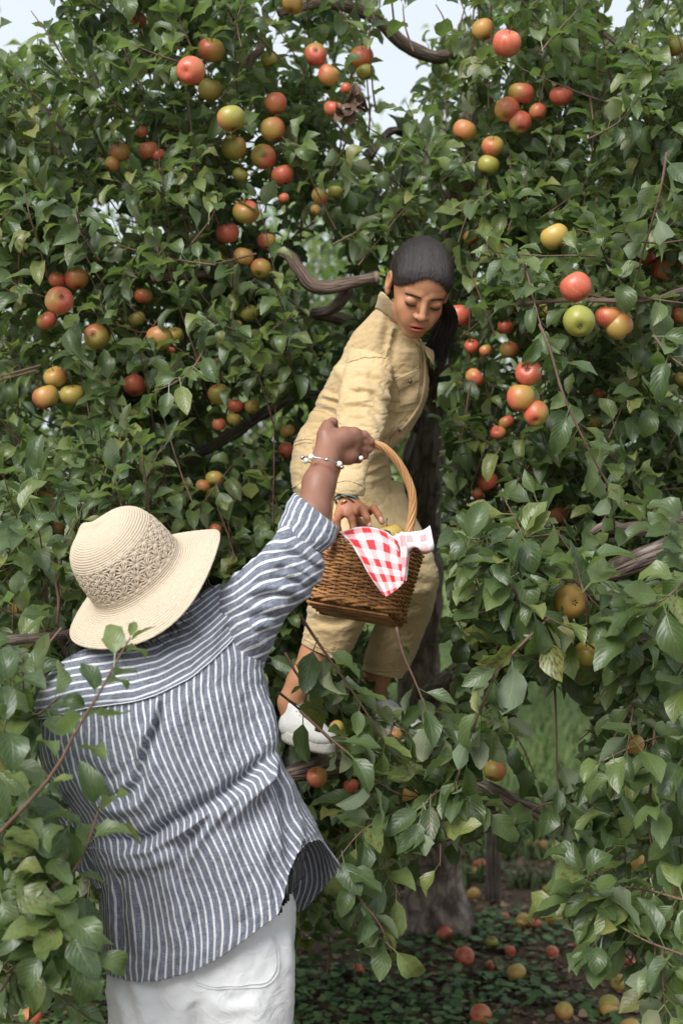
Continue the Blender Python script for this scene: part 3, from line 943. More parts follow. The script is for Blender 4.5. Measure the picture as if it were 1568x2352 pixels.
def inpoly(px, py, poly):
    ins = np.zeros(px.shape, bool); n = len(poly)
    for i in range(n):
        x0, y0 = poly[i]; x1, y1 = poly[(i + 1) % n]
        c = ((y0 > py) != (y1 > py)) & (px < (x1 - x0) * (py - y0) / ((y1 - y0) or 1e-9) + x0)
        ins ^= c
    return ins
CLEAR = [  # (outline, leaves nearer than this depth are thinned, share removed): limbs and trunk that show, gaps to sky and lawn
    ([(905, 1000), (1015, 930), (1010, 1180), (1030, 1260), (1015, 1480), (1010, 1620), (900, 1620), (900, 1480)], 5.6, .93),
    ([(900, 1960), (1070, 1930), (1080, 2200), (900, 2200)], 6.2, .85),
    ([(1010, 400), (1110, 380), (1100, 500), (1020, 520)], 5.4, .6),
    ([(690, 0), (800, 0), (1010, 95), (1070, 110), (1060, 150), (990, 150), (840, 80), (700, 35)], 4.25, .6),
    ([(650, 570), (740, 640), (870, 615), (880, 670), (740, 720), (690, 690)], 4.6, .9),
    ([(345, 620), (500, 620), (500, 660), (345, 660)], 4.4, .8),
    ([(400, 1060), (620, 930), (730, 890), (730, 930), (620, 985), (420, 1095)], 4.7, .88),
    ([(1390, 1260), (1510, 1240), (1500, 1330), (1400, 1340)], 4.0, .93),
    ([(855, 75), (950, 110), (940, 230), (860, 235)], 30, .97),
    ([(760, 255), (860, 240), (830, 340), (760, 350)], 30, .55),
    ([(0, 0), (170, 0), (90, 50), (60, 95), (0, 100)], 30, .97),
    ([(1020, 0), (1065, 0), (1060, 60), (880, 40), (860, 0)], 30, .9),
    ([(1370, 0), (1460, 0), (1440, 80), (1390, 70)], 30, .9),
    ([(1200, 1560), (1330, 1590), (1350, 1680), (1290, 1800), (1210, 1820), (1190, 1700)], 9, .92),
    ([(-10, 1440), (128, 1440), (130, 1482), (-10, 1500)], 3.0, .9),
    ([(235, 985), (420, 985), (430, 1170), (225, 1170)], 5.0, .65),
    ([(25, 2290), (130, 2290), (130, 2360), (25, 2360)], 4.6, .95),
    ([(1350, 2170), (1480, 2170), (1480, 2350), (1350, 2350)], 4.6, .8),
    ([(240, 455), (480, 455), (470, 560), (250, 580)], 12, .5),
    ([(640, 1610), (700, 1610), (752, 1665), (765, 1725), (690, 1745), (650, 1700)], 3.6, .75),
    ([(690, 1480), (755, 1500), (690, 1620), (632, 1610)], 3.6, .6),
    ([(380, 1200), (640, 1060), (700, 1140), (620, 1230), (500, 1240)], 5.2, .35),
]

def blocked(p):
    px, py, d = PROJ(p)
    for poly, dep in PEOPLE:
        if (inpoly(px, py, poly) & (d < dep)).any(): return True
    for poly, dep, share in CLEAR:
        if share > .8 and (inpoly(px, py, poly) & (d < dep)).any(): return True
    for ax, ay, ar, ad in APPLE_SPOTS:
        if ((np.hypot(px - ax, py - ay) < ar) & (d < ad)).any(): return True
    return False

def cull(o, tip, extra_depth=0):
    m = (o + tip) / 2
    px, py, d = PROJ(m)
    keep = d > .5
    pxo, pyo, _ = PROJ(o); pxt, pyt, _ = PROJ(tip)
    for poly, dep in PEOPLE:
        for qx, qy in ((px, py), (pxo, pyo), (pxt, pyt)):
            keep &= ~(inpoly(qx, qy, poly) & (d < dep))
    r = rng.random(len(px))
    for poly, dep, share in CLEAR:
        keep &= ~(inpoly(px, py, poly) & (d < dep) & (r < share))
    for ax, ay, ar, ad in APPLE_SPOTS:
        k = np.hypot(px - ax, py - ay)
        keep &= ~((k < ar + 17) & (d < ad + .05) & (r < .90))
    return keep

def emit(tree, L, n_single, proto, mat, free=None, mass_name='crown'):
    """n_single largest leaves in view become parts, the rest one crown mesh. free: mask of leaves exempt from culling"""
    o, a, n, s = L.arrays()
    R = frames(a, n)
    tip = o + R[:, :, 1] * s[:, None]
    keep = cull(o, tip)
    if free is not None: keep |= free
    o, R, s, tip = o[keep], R[keep], s[keep], tip[keep]
    px, py, d = PROJ((o + tip) / 2)
    score = s / d * (.35 + np.abs(R[:, 1, 2])) * ((px > 10) & (px < 1558) & (py > 10) & (py < 2342)) + rng.random(len(s)) * 1e-4
    order = np.argsort(-score)
    single = order[:n_single]; rest = order[n_single:]
    var = rng.integers(0, 8, len(s))
    for i in single:
        ob = bpy.data.objects.new('leaf', HI_ME[var[i]])
        COL.objects.link(ob)
        mm = Matrix([[*(R[i, 0] * s[i]), o[i, 0]], [*(R[i, 1] * s[i]), o[i, 1]], [*(R[i, 2] * s[i]), o[i, 2]], [0, 0, 0, 1]])
        ob.parent = tree
        ob.matrix_parent_inverse = PINV[tree.name]
        ob.matrix_basis = mm
    Vs, Fs, Us, Rs, k0 = [], [], [], [], 0
    for v in range(8):
        idx = rest[var[rest] == v]
        if not len(idx): continue
        V, F, uv = proto[v]
        VV = np.einsum('nij,kj->nki', R[idx], V) * s[idx][:, None, None] + o[idx][:, None]
        Vs.append(VV.reshape(-1, 3)); Fs.append((F[None] + (np.arange(len(idx)) * len(V))[:, None, None]).reshape(-1, 4) + k0)
        Us.append(np.tile(uv, (len(idx), 1))); Rs.append(np.repeat(rng.random(len(idx)), len(V))); k0 += len(idx) * len(V)
    if Vs:
        put(mass_name, mk_mesh(mass_name, np.concatenate(Vs), np.concatenate(Fs), np.concatenate(Us), {'rnd': np.concatenate(Rs)}), mat, tree, kind='stuff')
    return len(s)

def bark_bump(amp, fx, fy, seed):
    return lambda s, a: amp * (fbm(s * fy, np.cos(a) * fx + 9, seed, 3) * .6 + fbm(s * fy + 5, np.sin(a) * fx + 4, seed + 5, 3) * .6)

def limb(tree, name, pts, mat, n=12, seg=40, bump=.006, kind=None, cut=None):
    """pts: (px, py, d, diameter in frame units)"""
    P = np.array([PX(p[0], p[1], p[2]) for p in pts]); r = np.array([p[3] / 2 / FP * p[2] for p in pts])
    V, F, uv = tube(P, r, n, True, seg, 1.0, bark_bump(bump, 2.2, 9, len(pts) * 7 + int(pts[0][0])) if bump else None)
    o = put(name, mk_mesh(name, V, F, uv), mat, tree)
    if cut:
        e = P[0] if cut == 'start' else P[-1]; d = P[0] - P[1] if cut == 'start' else P[-1] - P[-2]; rr = (r[0] if cut == 'start' else r[-1]) * .92
        d = d / np.linalg.norm(d)
        V, F, uv = tube(np.array([e - d * .01, e + d * .003]), rr, 12, True)
        put('cut_face', mk_mesh('cut_face', V, F, uv), M['cut'], tree)
    return P

# ---------------------------------------------------------------- main tree
tree = root('apple_tree', PX(1005, 2165, 5.7), 'gnarled old apple tree with a flaky trunk behind the child in yellow', 'tree')
TR = [(1010, 2260, 5.7, 240), (1010, 2150, 5.7, 165), (1000, 2050, 5.7, 132), (992, 1900, 5.65, 122), (968, 1700, 5.6, 108), (958, 1500, 5.55, 98), (968, 1300, 5.5, 92), (972, 1130, 5.45, 96), (985, 950, 5.4, 86), (1015, 750, 5.35, 84), (1038, 560, 5.3, 82), (1058, 440, 5.25, 84)]
limb(tree, 'trunk', TR, M['bark'], 28, 150, .016)
br = lambda pts, mat='bark_smooth', **k: limb(tree, 'branch', pts, M[mat], **k)
br([(1055, 480, 5.25, 72), (1075, 380, 5.15, 60), (1085, 250, 5.0, 50), (1120, 60, 4.9, 34), (1085, -40, 4.9, 34)])
br([(1060, 430, 5.2, 50), (1120, 400, 5.1, 36), (1200, 392, 5.0, 26), (1300, 350, 4.8, 18)])
br([(1110, 130, 4.9, 30), (1060, 118, 4.7, 28), (1000, 132, 4.5, 30), (930, 105, 4.4, 29), (870, 52, 4.35, 29), (800, 16, 4.3, 27), (720, 10, 4.25, 23), (640, 30, 4.2, 18)])
br([(720, 720, 4.35, 22), (760, 712, 4.3, 24), (800, 665, 4.25, 28)], 'bark')
br([(868, 636, 4.2, 30), (810, 648, 4.2, 34), (750, 660, 4.2, 37), (712, 650, 4.2, 32), (685, 615, 4.2, 26), (655, 582, 4.25, 22), (560, 560, 4.4, 16)], cut='start')
br([(975, 800, 5.3, 40), (900, 800, 4.9, 34), (800, 740, 4.5, 30), (720, 722, 4.35, 24)], 'bark')
br([(352, 636, 4.05, 22), (420, 633, 4.1, 23), (500, 632, 4.2, 25), (600, 640, 4.5, 24)], cut='start')
br([(455, 655, 4.1, 9), (448, 700, 4.15, 10), (430, 740, 4.2, 9), (425, 800, 4.3, 7)], bump=.001)
br([(380, 1085, 4.7, 20), (450, 1045, 4.6, 24), (530, 1000, 4.55, 26), (610, 945, 4.6, 26), (720, 908, 4.7, 24), (960, 980, 5.4, 34)], 'bark')
br([(470, 955, 4.6, 11), (500, 990, 4.58, 12), (520, 1005, 4.55, 12)], 'bark', bump=.001)
br([(605, 62, 4.2, 12), (600, 110, 4.2, 17), (578, 135, 4.2, 17), (570, 165, 4.2, 12)], bump=.003)
br([(1232, 140, 4.2, 14), (1245, 180, 4.2, 19), (1262, 225, 4.25, 22), (1240, 300, 4.5, 22)], 'bark')
br([(1340, 40, 4.5, 12), (1390, 80, 4.4, 16), (1440, 120, 4.4, 16), (1500, 200, 4.5, 14)], 'bark')
br([(850, 360, 4.6, 16), (900, 300, 4.7, 20), (960, 330, 4.9, 26), (1040, 420, 5.2, 34)], 'bark')
br([(1440, 470, 4.4, 8), (1425, 510, 4.4, 9), (1405, 560, 4.4, 8)], bump=.001)
br([(990, 1600, 5.5, 60), (1060, 1540, 5.2, 56), (1130, 1480, 4.9, 54), (1230, 1420, 4.4, 50), (1340, 1340, 3.9, 50), (1430, 1300, 3.75, 50), (1510, 1268, 3.7, 52), (1640, 1220, 3.6, 54)], 'bark')
br([(1360, 1225, 3.6, 20), (1385, 1210, 3.6, 26), (1450, 1215, 3.7, 30), (1560, 1190, 3.8, 34)], 'bark_smooth')
br([(1075, 1790, 3.9, 24), (1130, 1815, 3.8, 30), (1190, 1850, 3.75, 38), (1250, 1880, 3.75, 40), (1310, 1910, 3.8, 30)], 'bark')
br([(985, 1760, 5.6, 50), (940, 1740, 4.8, 44), (905, 1720, 4.25, 44), (800, 1745, 3.95, 46), (710, 1768, 3.85, 44), (620, 1790, 3.8, 34)], 'bark')
br([(990, 1700, 5.6, 34), (1020, 1760, 4.6, 28), (1075, 1790, 3.9, 26)], 'bark')

TW = []     # twig tubes of the main tree
def twig(path, r0=.0035, r1=.0012, store=None, n=4):
    (TW if store is None else store).append(tube(path, np.linspace(r0, r1, len(path)), n, False))

L = Leaves()
def traced(store, LV, pts, r0, r1, nl, size, start=.05, seg=14, droop=.25, spread=.9, flags=None):
    """a shoot traced from the photograph: (px, py, d) points"""
    P = np.array([PX(*p) for p in pts]); P = catmull(P, np.linspace(0, len(pts) - 1, seg))
    store.append(tube(P, np.linspace(r0, r1, seg), 6, True))
    LV.add(*shoot_leaves(P, nl, size, droop, 1.0, start, spread))
    if flags is not None: flags.append((len(LV.o) - 1))


for pts, nl in [([(268, 292, 4.0), (235, 240, 3.98), (190, 190, 3.95), (150, 140, 3.93), (120, 90, 3.9), (90, 50, 3.9), (72, 25, 3.9)], 20),
                ([(150, 310, 3.9), (100, 240, 3.88), (50, 190, 3.85), (10, 150, 3.85)], 12), ([(330, 205, 3.9), (300, 150, 3.9), (285, 110, 3.9)], 8),
                ([(420, 145, 3.85), (360, 125, 3.82), (300, 100, 3.8)], 10), ([(440, 110, 3.9), (415, 50, 3.88), (395, -10, 3.85)], 10),
                ([(555, 110, 3.9), (545, 50, 3.9), (560, 0, 3.9)], 9), ([(950, 120, 4.0), (930, 60, 4.0), (925, 10, 4.0)], 9), ([(1010, 100, 4.0), (1020, 50, 4.0), (1000, 10, 4.0)], 8),
                ([(110, 640, 3.7), (90, 560, 3.65), (70, 500, 3.6), (60, 450, 3.6)], 12), ([(230, 600, 3.7), (190, 540, 3.65), (175, 480, 3.6)], 10),
                ([(440, 560, 3.8), (480, 510, 3.75), (500, 470, 3.7)], 9), ([(470, 800, 3.7), (440, 850, 3.65), (400, 880, 3.6), (350, 900, 3.6)], 14),
                ([(540, 760, 3.75), (500, 740, 3.7), (460, 720, 3.65)], 10), ([(1080, 880, 4.0), (1060, 1000, 4.0), (1040, 1100, 4.0), (1030, 1180, 4.0)], 11),
                ([(1130, 440, 3.8), (1080, 480, 3.8), (1050, 560, 3.8)], 9), ([(1240, 120, 3.8), (1290, 60, 3.8), (1330, 20, 3.8)], 11), ([(1350, 320, 3.7), (1420, 280, 3.65), (1470, 220, 3.6)], 12)]:
    traced(TW, L, pts, .0034, .0013, int(nl * 1.25), .072)
cnt = 0
for r in range(-1, 22):
    for c in range(-1, 17):
        dens = MIDMAP[min(max(r, 0), 23)][min(max(c, 0), 15)]
        for _ in range(int(dens * 1.85 + rng.random())):
            px, py = (c + rng.random()) * 98, (r + rng.random()) * 98
            if rng.random() > .58 + .75 * float(fbm(np.array(px / 120), np.array(py / 95), 55, 2)): continue
            d = 3.95 + 1.55 * rng.random() ** 1.5
            if d > 4.55 and 840 < px < 1090 and py > 780: continue        # the inside of the crown is bare round the trunk
            base = PX(px, py, d)
            ax = base - np.array([.35, 5.4, 1.7])
            out = unit(np.array([ax[0] * .5, -abs(rng.normal(.6, .4)), .55 + rng.normal(0, .5)]) + rng.normal(0, .35, 3))
            Ln = .22 + .22 * rng.random()
            p = curve_path(base - out * Ln * .5, out, Ln, 5)
            if blocked(p): continue
            twig(p, .0030, .0011)
            L.add(*shoot_leaves(p, int(11 + 8 * rng.random()), .072))
            cnt += 1
print('mid shoots', cnt)
emit(tree, L, 300, MID, M['leaf_mass'])

# ---------------------------------------------------------------- nearer boughs: tree on the right, tree on the left
tree_r = root('apple_tree', (1.9, 3.9, 0), 'leafy apple tree whose boughs reach in from the right over the lawn gap', 'tree')
tree_l = root('apple_tree', (-1.75, 3.1, 0), 'apple tree at the left whose pale limb passes behind the striped shirt', 'tree')
for tr, x0, y0 in ((tree_r, 1.9, 3.9), (tree_l, -1.75, 3.1)):
    P = np.array([[x0, y0, -.1], [x0 + .03, y0, .4], [x0, y0 + .05, 1.0], [x0 + (.12 if x0 > 0 else -.12), y0 + .1, 1.8], [x0, y0 + .1, 2.6]])
    V, F, uv = tube(P, [.16, .12, .10, .09, .05], 20, True, 50, 1, bark_bump(.012, 2.2, 9, 3))
    put('trunk', mk_mesh('trunk', V, F, uv), M['bark'], tr)
limb(tree_l, 'branch', [(-260, 1500, 3.05, 34), (-60, 1468, 2.95, 26), (0, 1474, 2.95, 26), (60, 1468, 3.0, 24), (128, 1462, 3.1, 22), (260, 1440, 3.5, 18)], M['bark_pale'], bump=.002)
limb(tree_l, 'branch', [(-200, 1750, 3.0, 36), (-40, 1700, 2.95, 34), (20, 1600, 3.0, 30), (70, 1555, 3.05, 26), (118, 1528, 3.1, 22)], M['bark_pale'], bump=.003)
limb(tree_r, 'branch', [(1900, 600, 3.9, 34), (1700, 640, 3.7, 26), (1560, 668, 3.6, 14), (1480, 690, 3.55, 12), (1300, 690, 3.6, 11), (1180, 700, 3.7, 8)], M['bark_smooth'], bump=.001)
limb(tree_r, 'branch', [(1900, 1500, 3.6, 40), (1700, 1500, 3.4, 26), (1480, 1470, 3.2, 20), (1380, 1462, 3.15, 18), (1300, 1440, 3.15, 15), (1200, 1390, 3.15, 11), (1160, 1330, 3.2, 8)], M['bark_smooth'], bump=.001)

TWR, TWL = [], []
LR, LL = Leaves(), Leaves()
FREE_R, FREE_L = [], []
# right side, traced
for pts, nl, sz in [
    ([(1238, 745, 3.15), (1262, 800, 3.12), (1290, 900, 3.1), (1330, 990, 3.1), (1365, 1060, 3.12), (1400, 1130, 3.15), (1410, 1215, 3.3)], 15, .068),
    ([(1155, 560, 3.5), (1200, 600, 3.4), (1222, 680, 3.3), (1250, 780, 3.2)], 11, .062),
    ([(1530, 350, 3.4), (1515, 440, 3.4), (1490, 530, 3.45), (1470, 600, 3.5), (1458, 680, 3.55)], 13, .07),
    ([(1460, 680, 3.55), (1520, 690, 3.5), (1600, 700, 3.5)], 8, .065),
    ([(1500, 770, 3.3), (1540, 820, 3.2), (1600, 860, 3.1)], 7, .075),
    ([(1595, 1310, 3.0), (1550, 1355, 2.95), (1500, 1390, 2.95), (1450, 1395, 3.0)], 10, .085),
    ([(1160, 1330, 3.2), (1200, 1380, 3.1), (1260, 1420, 3.1), (1330, 1450, 3.1), (1400, 1465, 3.1)], 16, .078),
    ([(1180, 1290, 3.3), (1200, 1240, 3.2), (1185, 1200, 3.2), (1160, 1150, 3.2)], 8, .07),
    ([(1350, 1440, 3.1), (1345, 1380, 3.0), (1330, 1330, 3.0), (1320, 1290, 3.0)], 8, .082),
    ([(1260, 1420, 3.1), (1150, 1530, 3.1), (1110, 1610, 3.1), (1070, 1720, 3.15), (1040, 1830, 3.2)], 14, .078),
    ([(1272, 1560, 3.5), (1276, 1650, 3.4), (1278, 1760, 3.4), (1280, 1860, 3.4)], 8, .06),
    ([(1460, 1600, 3.3), (1400, 1710, 3.3), (1350, 1790, 3.35), (1310, 1860, 3.4)], 9, .075),
    ([(1505, 1640, 3.2), (1495, 1780, 3.2), (1490, 1900, 3.2), (1500, 2000, 3.2), (1480, 2060, 3.1)], 14, .082),
    ([(1640, 2080, 3.0), (1560, 2065, 3.0), (1490, 2045, 3.05), (1420, 2040, 3.05), (1340, 2070, 3.05), (1270, 2060, 3.1)], 17, .080),
    ([(1650, 2220, 2.9), (1560, 2190, 2.9), (1480, 2160, 2.95), (1430, 2130, 3.0)], 12, .085),
    ([(1520, 2180, 2.95), (1520, 2250, 2.9), (1530, 2330, 2.9)], 9, .080),
    ([(690, 1415, 3.1), (740, 1490, 3.1), (790, 1560, 3.12), (850, 1650, 3.15), (900, 1730, 3.2), (960, 1800, 3.25)], 14, .070),
    ([(910, 1440, 3.2), (925, 1500, 3.2), (955, 1570, 3.2), (985, 1640, 3.2), (1030, 1700, 3.25)], 12, .070),
    ([(688, 1632, 3.1), (740, 1680, 3.1), (810, 1740, 3.1), (860, 1790, 3.15), (920, 1825, 3.2), (980, 1832, 3.3)], 15, .072),
    ([(1100, 1790, 3.3), (1040, 1800, 3.25), (980, 1840, 3.2), (960, 1900, 3.15)], 14, .076),
    ([(770, 1975, 3.1), (800, 2010, 3.1), (830, 2070, 3.1), (870, 2120, 3.1), (900, 2190, 3.1)], 11, .074),
    ([(990, 1840, 3.3), (900, 1870, 3.2), (830, 1910, 3.15), (775, 1975, 3.1)], 13, .072),
    ([(1000, 1850, 3.3), (1010, 1920, 3.2), (1010, 1990, 3.15)], 8, .078),
    ([(655, 1500, 3.3), (690, 1560, 3.25), (740, 1600, 3.2), (800, 1640, 3.2)], 12, .070),
    ([(640, 1590, 3.25), (700, 1640, 3.2), (760, 1700, 3.2), (820, 1720, 3.25)], 13, .074),
    ([(860, 1620, 3.4), (900, 1660, 3.35), (950, 1690, 3.3)], 10, .072),
    ([(900, 1900, 3.3), (880, 1980, 3.25), (920, 2060, 3.2)], 10, .074),
    ([(1120, 1620, 3.5), (1190, 1700, 3.5), (1230, 1790, 3.5)], 9, .066),
    ([(1420, 1560, 3.5), (1390, 1640, 3.5), (1330, 1700, 3.5)], 9, .068),
    ([(1180, 1900, 3.5), (1240, 1850, 3.4), (1330, 1840, 3.4), (1400, 1870, 3.4)], 12, .070),
]:
    traced(TWR, LR, pts, .0036, .0014, int(nl * 1.5), sz * 1.12)
# right side, bulk of the nearer boughs
def fill(LV, store, n, box, dr, size, dirv, poly=None, nl=(9, 15)):
    for _ in range(n):
        px = box[0] + (box[2] - box[0]) * rng.random(); py = box[1] + (box[3] - box[1]) * rng.random()
        if poly is not None and not inpoly(np.array([px]), np.array([py]), poly)[0]: continue
        d = dr[0] + (dr[1] - dr[0]) * rng.random()
        out = unit(np.array(dirv, float) + rng.normal(0, .45, 3)); Ln = .18 + .2 * rng.random()
        p = curve_path(PX(px, py, d) - out * Ln * .5, out, Ln, 5)
        if blocked(p): continue
        store.append(tube(p, np.linspace(.0028, .0011, 5), 4, False))
        LV.add(*shoot_leaves(p, int(rng.integers(*nl)), size))
fill(LR, TWR, 75, (1080, 560, 1600, 1010), (3.5, 3.95), 0.075, (-.4, -.5, .35), [(1120, 600), (1190, 560), (1600, 560), (1600, 1000), (1480, 960), (1380, 880), (1300, 830), (1200, 780), (1090, 720)])
fill(LR, TWR, 60, (1000, 1180, 1600, 1560), (3.15, 3.6), 0.085, (-.5, -.5, .4), [(1000, 1250), (1080, 1200), (1200, 1180), (1600, 1230), (1600, 1560), (1450, 1560), (1150, 1540), (1020, 1420)])
fill(LR, TWR, 26, (1380, 1480, 1600, 1960), (3.1, 3.6), 0.088, (-.4, -.4, -.1))
fill(LR, TWR, 46, (700, 1660, 1140, 1960), (3.25, 3.7), 0.081, (-.3, -.5, .1))
fill(LR, TWR, 30, (1230, 1960, 1620, 2300), (3.0, 3.5), 0.090, (-.3, -.4, -.2), [(1180, 2000), (1620, 1950), (1620, 2320), (1500, 2300), (1350, 2130), (1210, 2110)])
fill(LR, TWR, 30, (1440, 0, 1620, 600), (3.7, 4.2), 0.075, (-.3, -.4, .3))
fill(LR, TWR, 16, (1060, 930, 1600, 1230), (3.7, 4.1), 0.075, (-.3, -.4, .4))
# left side, traced; those with free=True may cross in front of the shirt and the hat
o_, a_, n_, s_ = LR.arrays()
emit(tree_r, LR, 300, MID, M['leaf_mass'])

TRACED_L = [
    ([(-60, 1985, 2.55), (0, 1912, 2.55), (60, 1850, 2.52), (130, 1765, 2.5), (180, 1670, 2.5), (230, 1590, 2.5), (270, 1515, 2.5), (300, 1465, 2.52)], 15, .064, True),
    ([(-40, 2050, 2.7), (60, 2085, 2.65), (110, 2130, 2.6), (165, 2185, 2.6), (215, 2200, 2.6)], 13, .072, True),
    ([(30, 2100, 2.7), (120, 2040, 2.65), (180, 1985, 2.65), (215, 1900, 2.65), (228, 1850, 2.66)], 11, .070, True),
    ([(342, 1190, 3.7), (338, 1130, 3.68), (330, 1070, 3.66), (325, 1020, 3.66)], 12, .066, True),
    ([(282, 1170, 3.7), (272, 1130, 3.7), (262, 1080, 3.7)], 10, .066, True),
    ([(110, 1400, 3.3), (105, 1320, 3.3), (95, 1240, 3.3), (98, 1190, 3.3)], 9, .066, False),
    ([(130, 1440, 3.1), (135, 1380, 3.1), (128, 1330, 3.1), (140, 1290, 3.1)], 8, .060, False),
    ([(-30, 1690, 2.8), (40, 1660, 2.8), (90, 1640, 2.75), (140, 1600, 2.7)], 9, .072, True),
]
for pts, nl, sz, fr in TRACED_L:
    k0 = sum(len(x) for x in LL.o)
    nl = int(nl * 1.35); traced(TWL, LL, pts, .0044, .0015, nl, sz * 1.1, droop=.15)
    FREE_L += [fr] * nl
n0 = sum(len(x) for x in LL.o)
fill(LL, TWL, 95, (-60, 1500, 250, 2260), (2.65, 3.15), 0.084, (.3, -.5, .2), [(-60, 1540), (60, 1500), (110, 1640), (150, 1800), (225, 1950), (235, 2150), (120, 2230), (-60, 2240)])
fill(LL, TWL, 60, (-60, 1150, 160, 1560), (3.1, 3.7), 0.077, (.3, -.4, .5))
fill(LL, TWL, 20, (150, 1020, 420, 1230), (3.75, 4.1), 0.068, (.1, -.3, .8))
fill(LL, TWL, 20, (-40, 2230, 110, 2330), (2.9, 3.3), 0.079, (.2, -.3, -.3))
tot = sum(len(x) for x in LL.o)
free = np.zeros(tot, bool); free[:n0] = FREE_L
emit(tree_l, LL, 300, MID, M['leaf_mass'], free=free)

for tr, st in ((tree, TW), (tree_r, TWR), (tree_l, TWL)):
    V, F, uv = join(st)
    put('twigs', mk_mesh('twigs', V, F, uv), M['twig'], tr, kind='stuff')

# a withered brown cluster hanging at the top
V_, F_, U_ = [], [], []
st = []
for k in range(7):
    V, F, uv = leaf_proto(6, 4, 1.2 + .3 * k, 1.0, .4, .24, k + 40)
    a = np.array([rng.normal(0, .3), rng.normal(0, .3), -1]); n = rng.normal(0, 1, 3)
    R = frames(a[None], n[None])[0]
    st.append((V @ R.T * .075 + PX(812 + rng.normal(0, 6), 190 + k * 9, 4.0), F, uv))
V, F, uv = join(st)
put('withered_leaves', mk_mesh('withered_leaves', V, F, uv, {'rnd': np.full(len(V), .3)}), M['litter'], tree)

# ---------------------------------------------------------------- orchard rows behind
def far_tree(x, y, h, w, label, nl=5200, seed=0, size=.085):
    r = np.random.default_rng(seed)
    tr = root('apple_tree', (x, y, 0), label, 'tree', 'apple trees in the rows behind')
    P = np.array([[x, y, -.1], [x + .05, y, .6], [x - .05, y, 1.2], [x + .1, y, h * .55], [x, y, h * .85]])
    V, F, uv = tube(P, [.17, .12, .10, .07, .02], 12, True, 24, 1, bark_bump(.012, 2.2, 9, seed))
    put('trunk', mk_mesh('trunk', V, F, uv), M['bark'], tr)
    L = Leaves()
    nb = 26
    for k in range(nb):
        a = r.random() * 6.283; el = r.uniform(.15, 1.3); rad = w * r.uniform(.75, 1.1)
        z0 = r.uniform(.6, h * .6)
        e = np.array([x + math.cos(a) * rad * math.cos(el * .8), y + math.sin(a) * rad * math.cos(el * .8), min(h, z0 + (h - z0) * math.sin(el) * 1.1)])
        s0 = np.array([x, y, z0])
        mid = (s0 + e) / 2 + np.array([0, 0, .12])
        bp = catmull(np.array([s0, mid, e]), np.linspace(0, 2, 7))
        V, F, uv = tube(bp, np.linspace(.035, .006, 7), 5, False)
        put('branch', mk_mesh('branch', V, F, uv), M['bark'], tr)
        m = nl // nb
        t = r.random(m) ** .7
        c = bp[0] + 0 * bp[0]
        i = np.minimum((t * 6).astype(int), 5); f = (t * 6 - i)[:, None]
        p = bp[i] * (1 - f) + bp[i + 1] * f + r.normal(0, 1, (m, 3)) * (.30 + .12 * t[:, None]) * np.array([1, 1, .9])
        # upright sprays at the outer end
        p[:, 2] += (r.random(m) ** 3) * .35
        a_ = r.normal(0, .7, (m, 3)) + unit(p - s0) * .8 + np.array([0, 0, .3])
        n_ = np.array([0, -.3, 1.0]) + r.normal(0, .5, (m, 3))
        L.add(p, a_, n_, size * (.7 + .6 * r.random(m)))
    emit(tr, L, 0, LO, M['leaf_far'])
    return tr
FT = [(-3.0, 8.6, 3.9, 1.75, 'tall leafy apple tree far off behind the top left corner', 6500),
      (-1.05, 10.0, 4.05, 1.7, 'distant pale apple tree behind the upper left boughs', 6500),
      (.55, 10.6, 3.95, 1.5, 'distant pale apple tree under the patch of open sky', 6500),
      (2.3, 9.2, 3.9, 1.7, 'distant apple tree hidden behind the top right boughs', 6000),
      (-1.9, 6.9, 2.3, 1.3, 'low apple tree in deep shade behind the straw hat', 5200),
      (4.1, 10.5, 4.1, 1.7, 'distant apple tree beyond the right edge of the lawn', 4500),
      (-4.6, 10.8, 4.1, 1.7, 'distant apple tree beyond the far left edge', 3500),
      (1.9, 15.5, 3.9, 1.9, 'far apple tree closing the strip of lawn', 4000),
      (-.6, 16.5, 4.1, 2.0, 'faraway apple tree behind the bent bare limb', 4000)]
for k, (x, y, h, w, lb, nl) in enumerate(FT):
    far_tree(x, y, h, w, lb, nl, 100 + k)
# ---------------------------------------------------------------- apples
def apple_mesh(squash, seed, nu=24, nv=16):
    r = np.random.default_rng(seed)
    t = np.linspace(0, 1, nv)
    ph = t * np.pi
    rad = np.sin(ph) ** .92 * (1 + .06 * np.cos(ph))
    z = np.cos(ph) * .95 * squash
    z -= .30 * np.exp(-(t / .11) ** 2)            # stem hollow
    z += .20 * np.exp(-((1 - t) / .10) ** 2)      # eye hollow
    rad = np.maximum(rad, .012)
    th = np.arange(nu) / nu * 2 * np.pi
    lobe = 1 + .025 * np.cos(5 * th + r.random() * 6) * t[:, None] ** 2 + .02 * np.cos(2 * th + r.random() * 6)
    P = np.stack([rad[:, None] * np.cos(th) * lobe, rad[:, None] * np.sin(th) * lobe, z[:, None] + 0 * th + .02 * np.cos(th + 1) * t[:, None]], -1)
    return mk_mesh('apple', P.reshape(-1, 3) * .038, grid_faces(nv, nu, True)[:, ::-1])
AME = [apple_mesh(s, k) for k, s in enumerate((.96, .90, 1.02, .93))]
for m_ in AME: m_.materials.append(M['apple'])
V, F, uv = tube(np.array([[0, 0, .022], [.001, 0, .034], [.005, .001, .046]]), [.0013, .0012, .0018], 6, True)
STEM = mk_mesh('stem', V, F, uv); STEM.materials.append(M['stem'])
st = []
for k in range(5):
    a = k * 1.2566
    c, s = math.cos(a), math.sin(a)
    P = np.array([[.001 * c, .001 * s, -.0265], [.005 * c - .002 * s, .005 * s + .002 * c, -.029], [.0065 * c, .0065 * s, -.0325], [.005 * c + .002 * s, .005 * s - .002 * c, -.029]])
    st.append((P, np.array([[0, 1, 2, 3]])))
V, F, uv = join(st)
CAL = mk_mesh('calyx', V, F, uv); CAL.materials.append(M['calyx'])

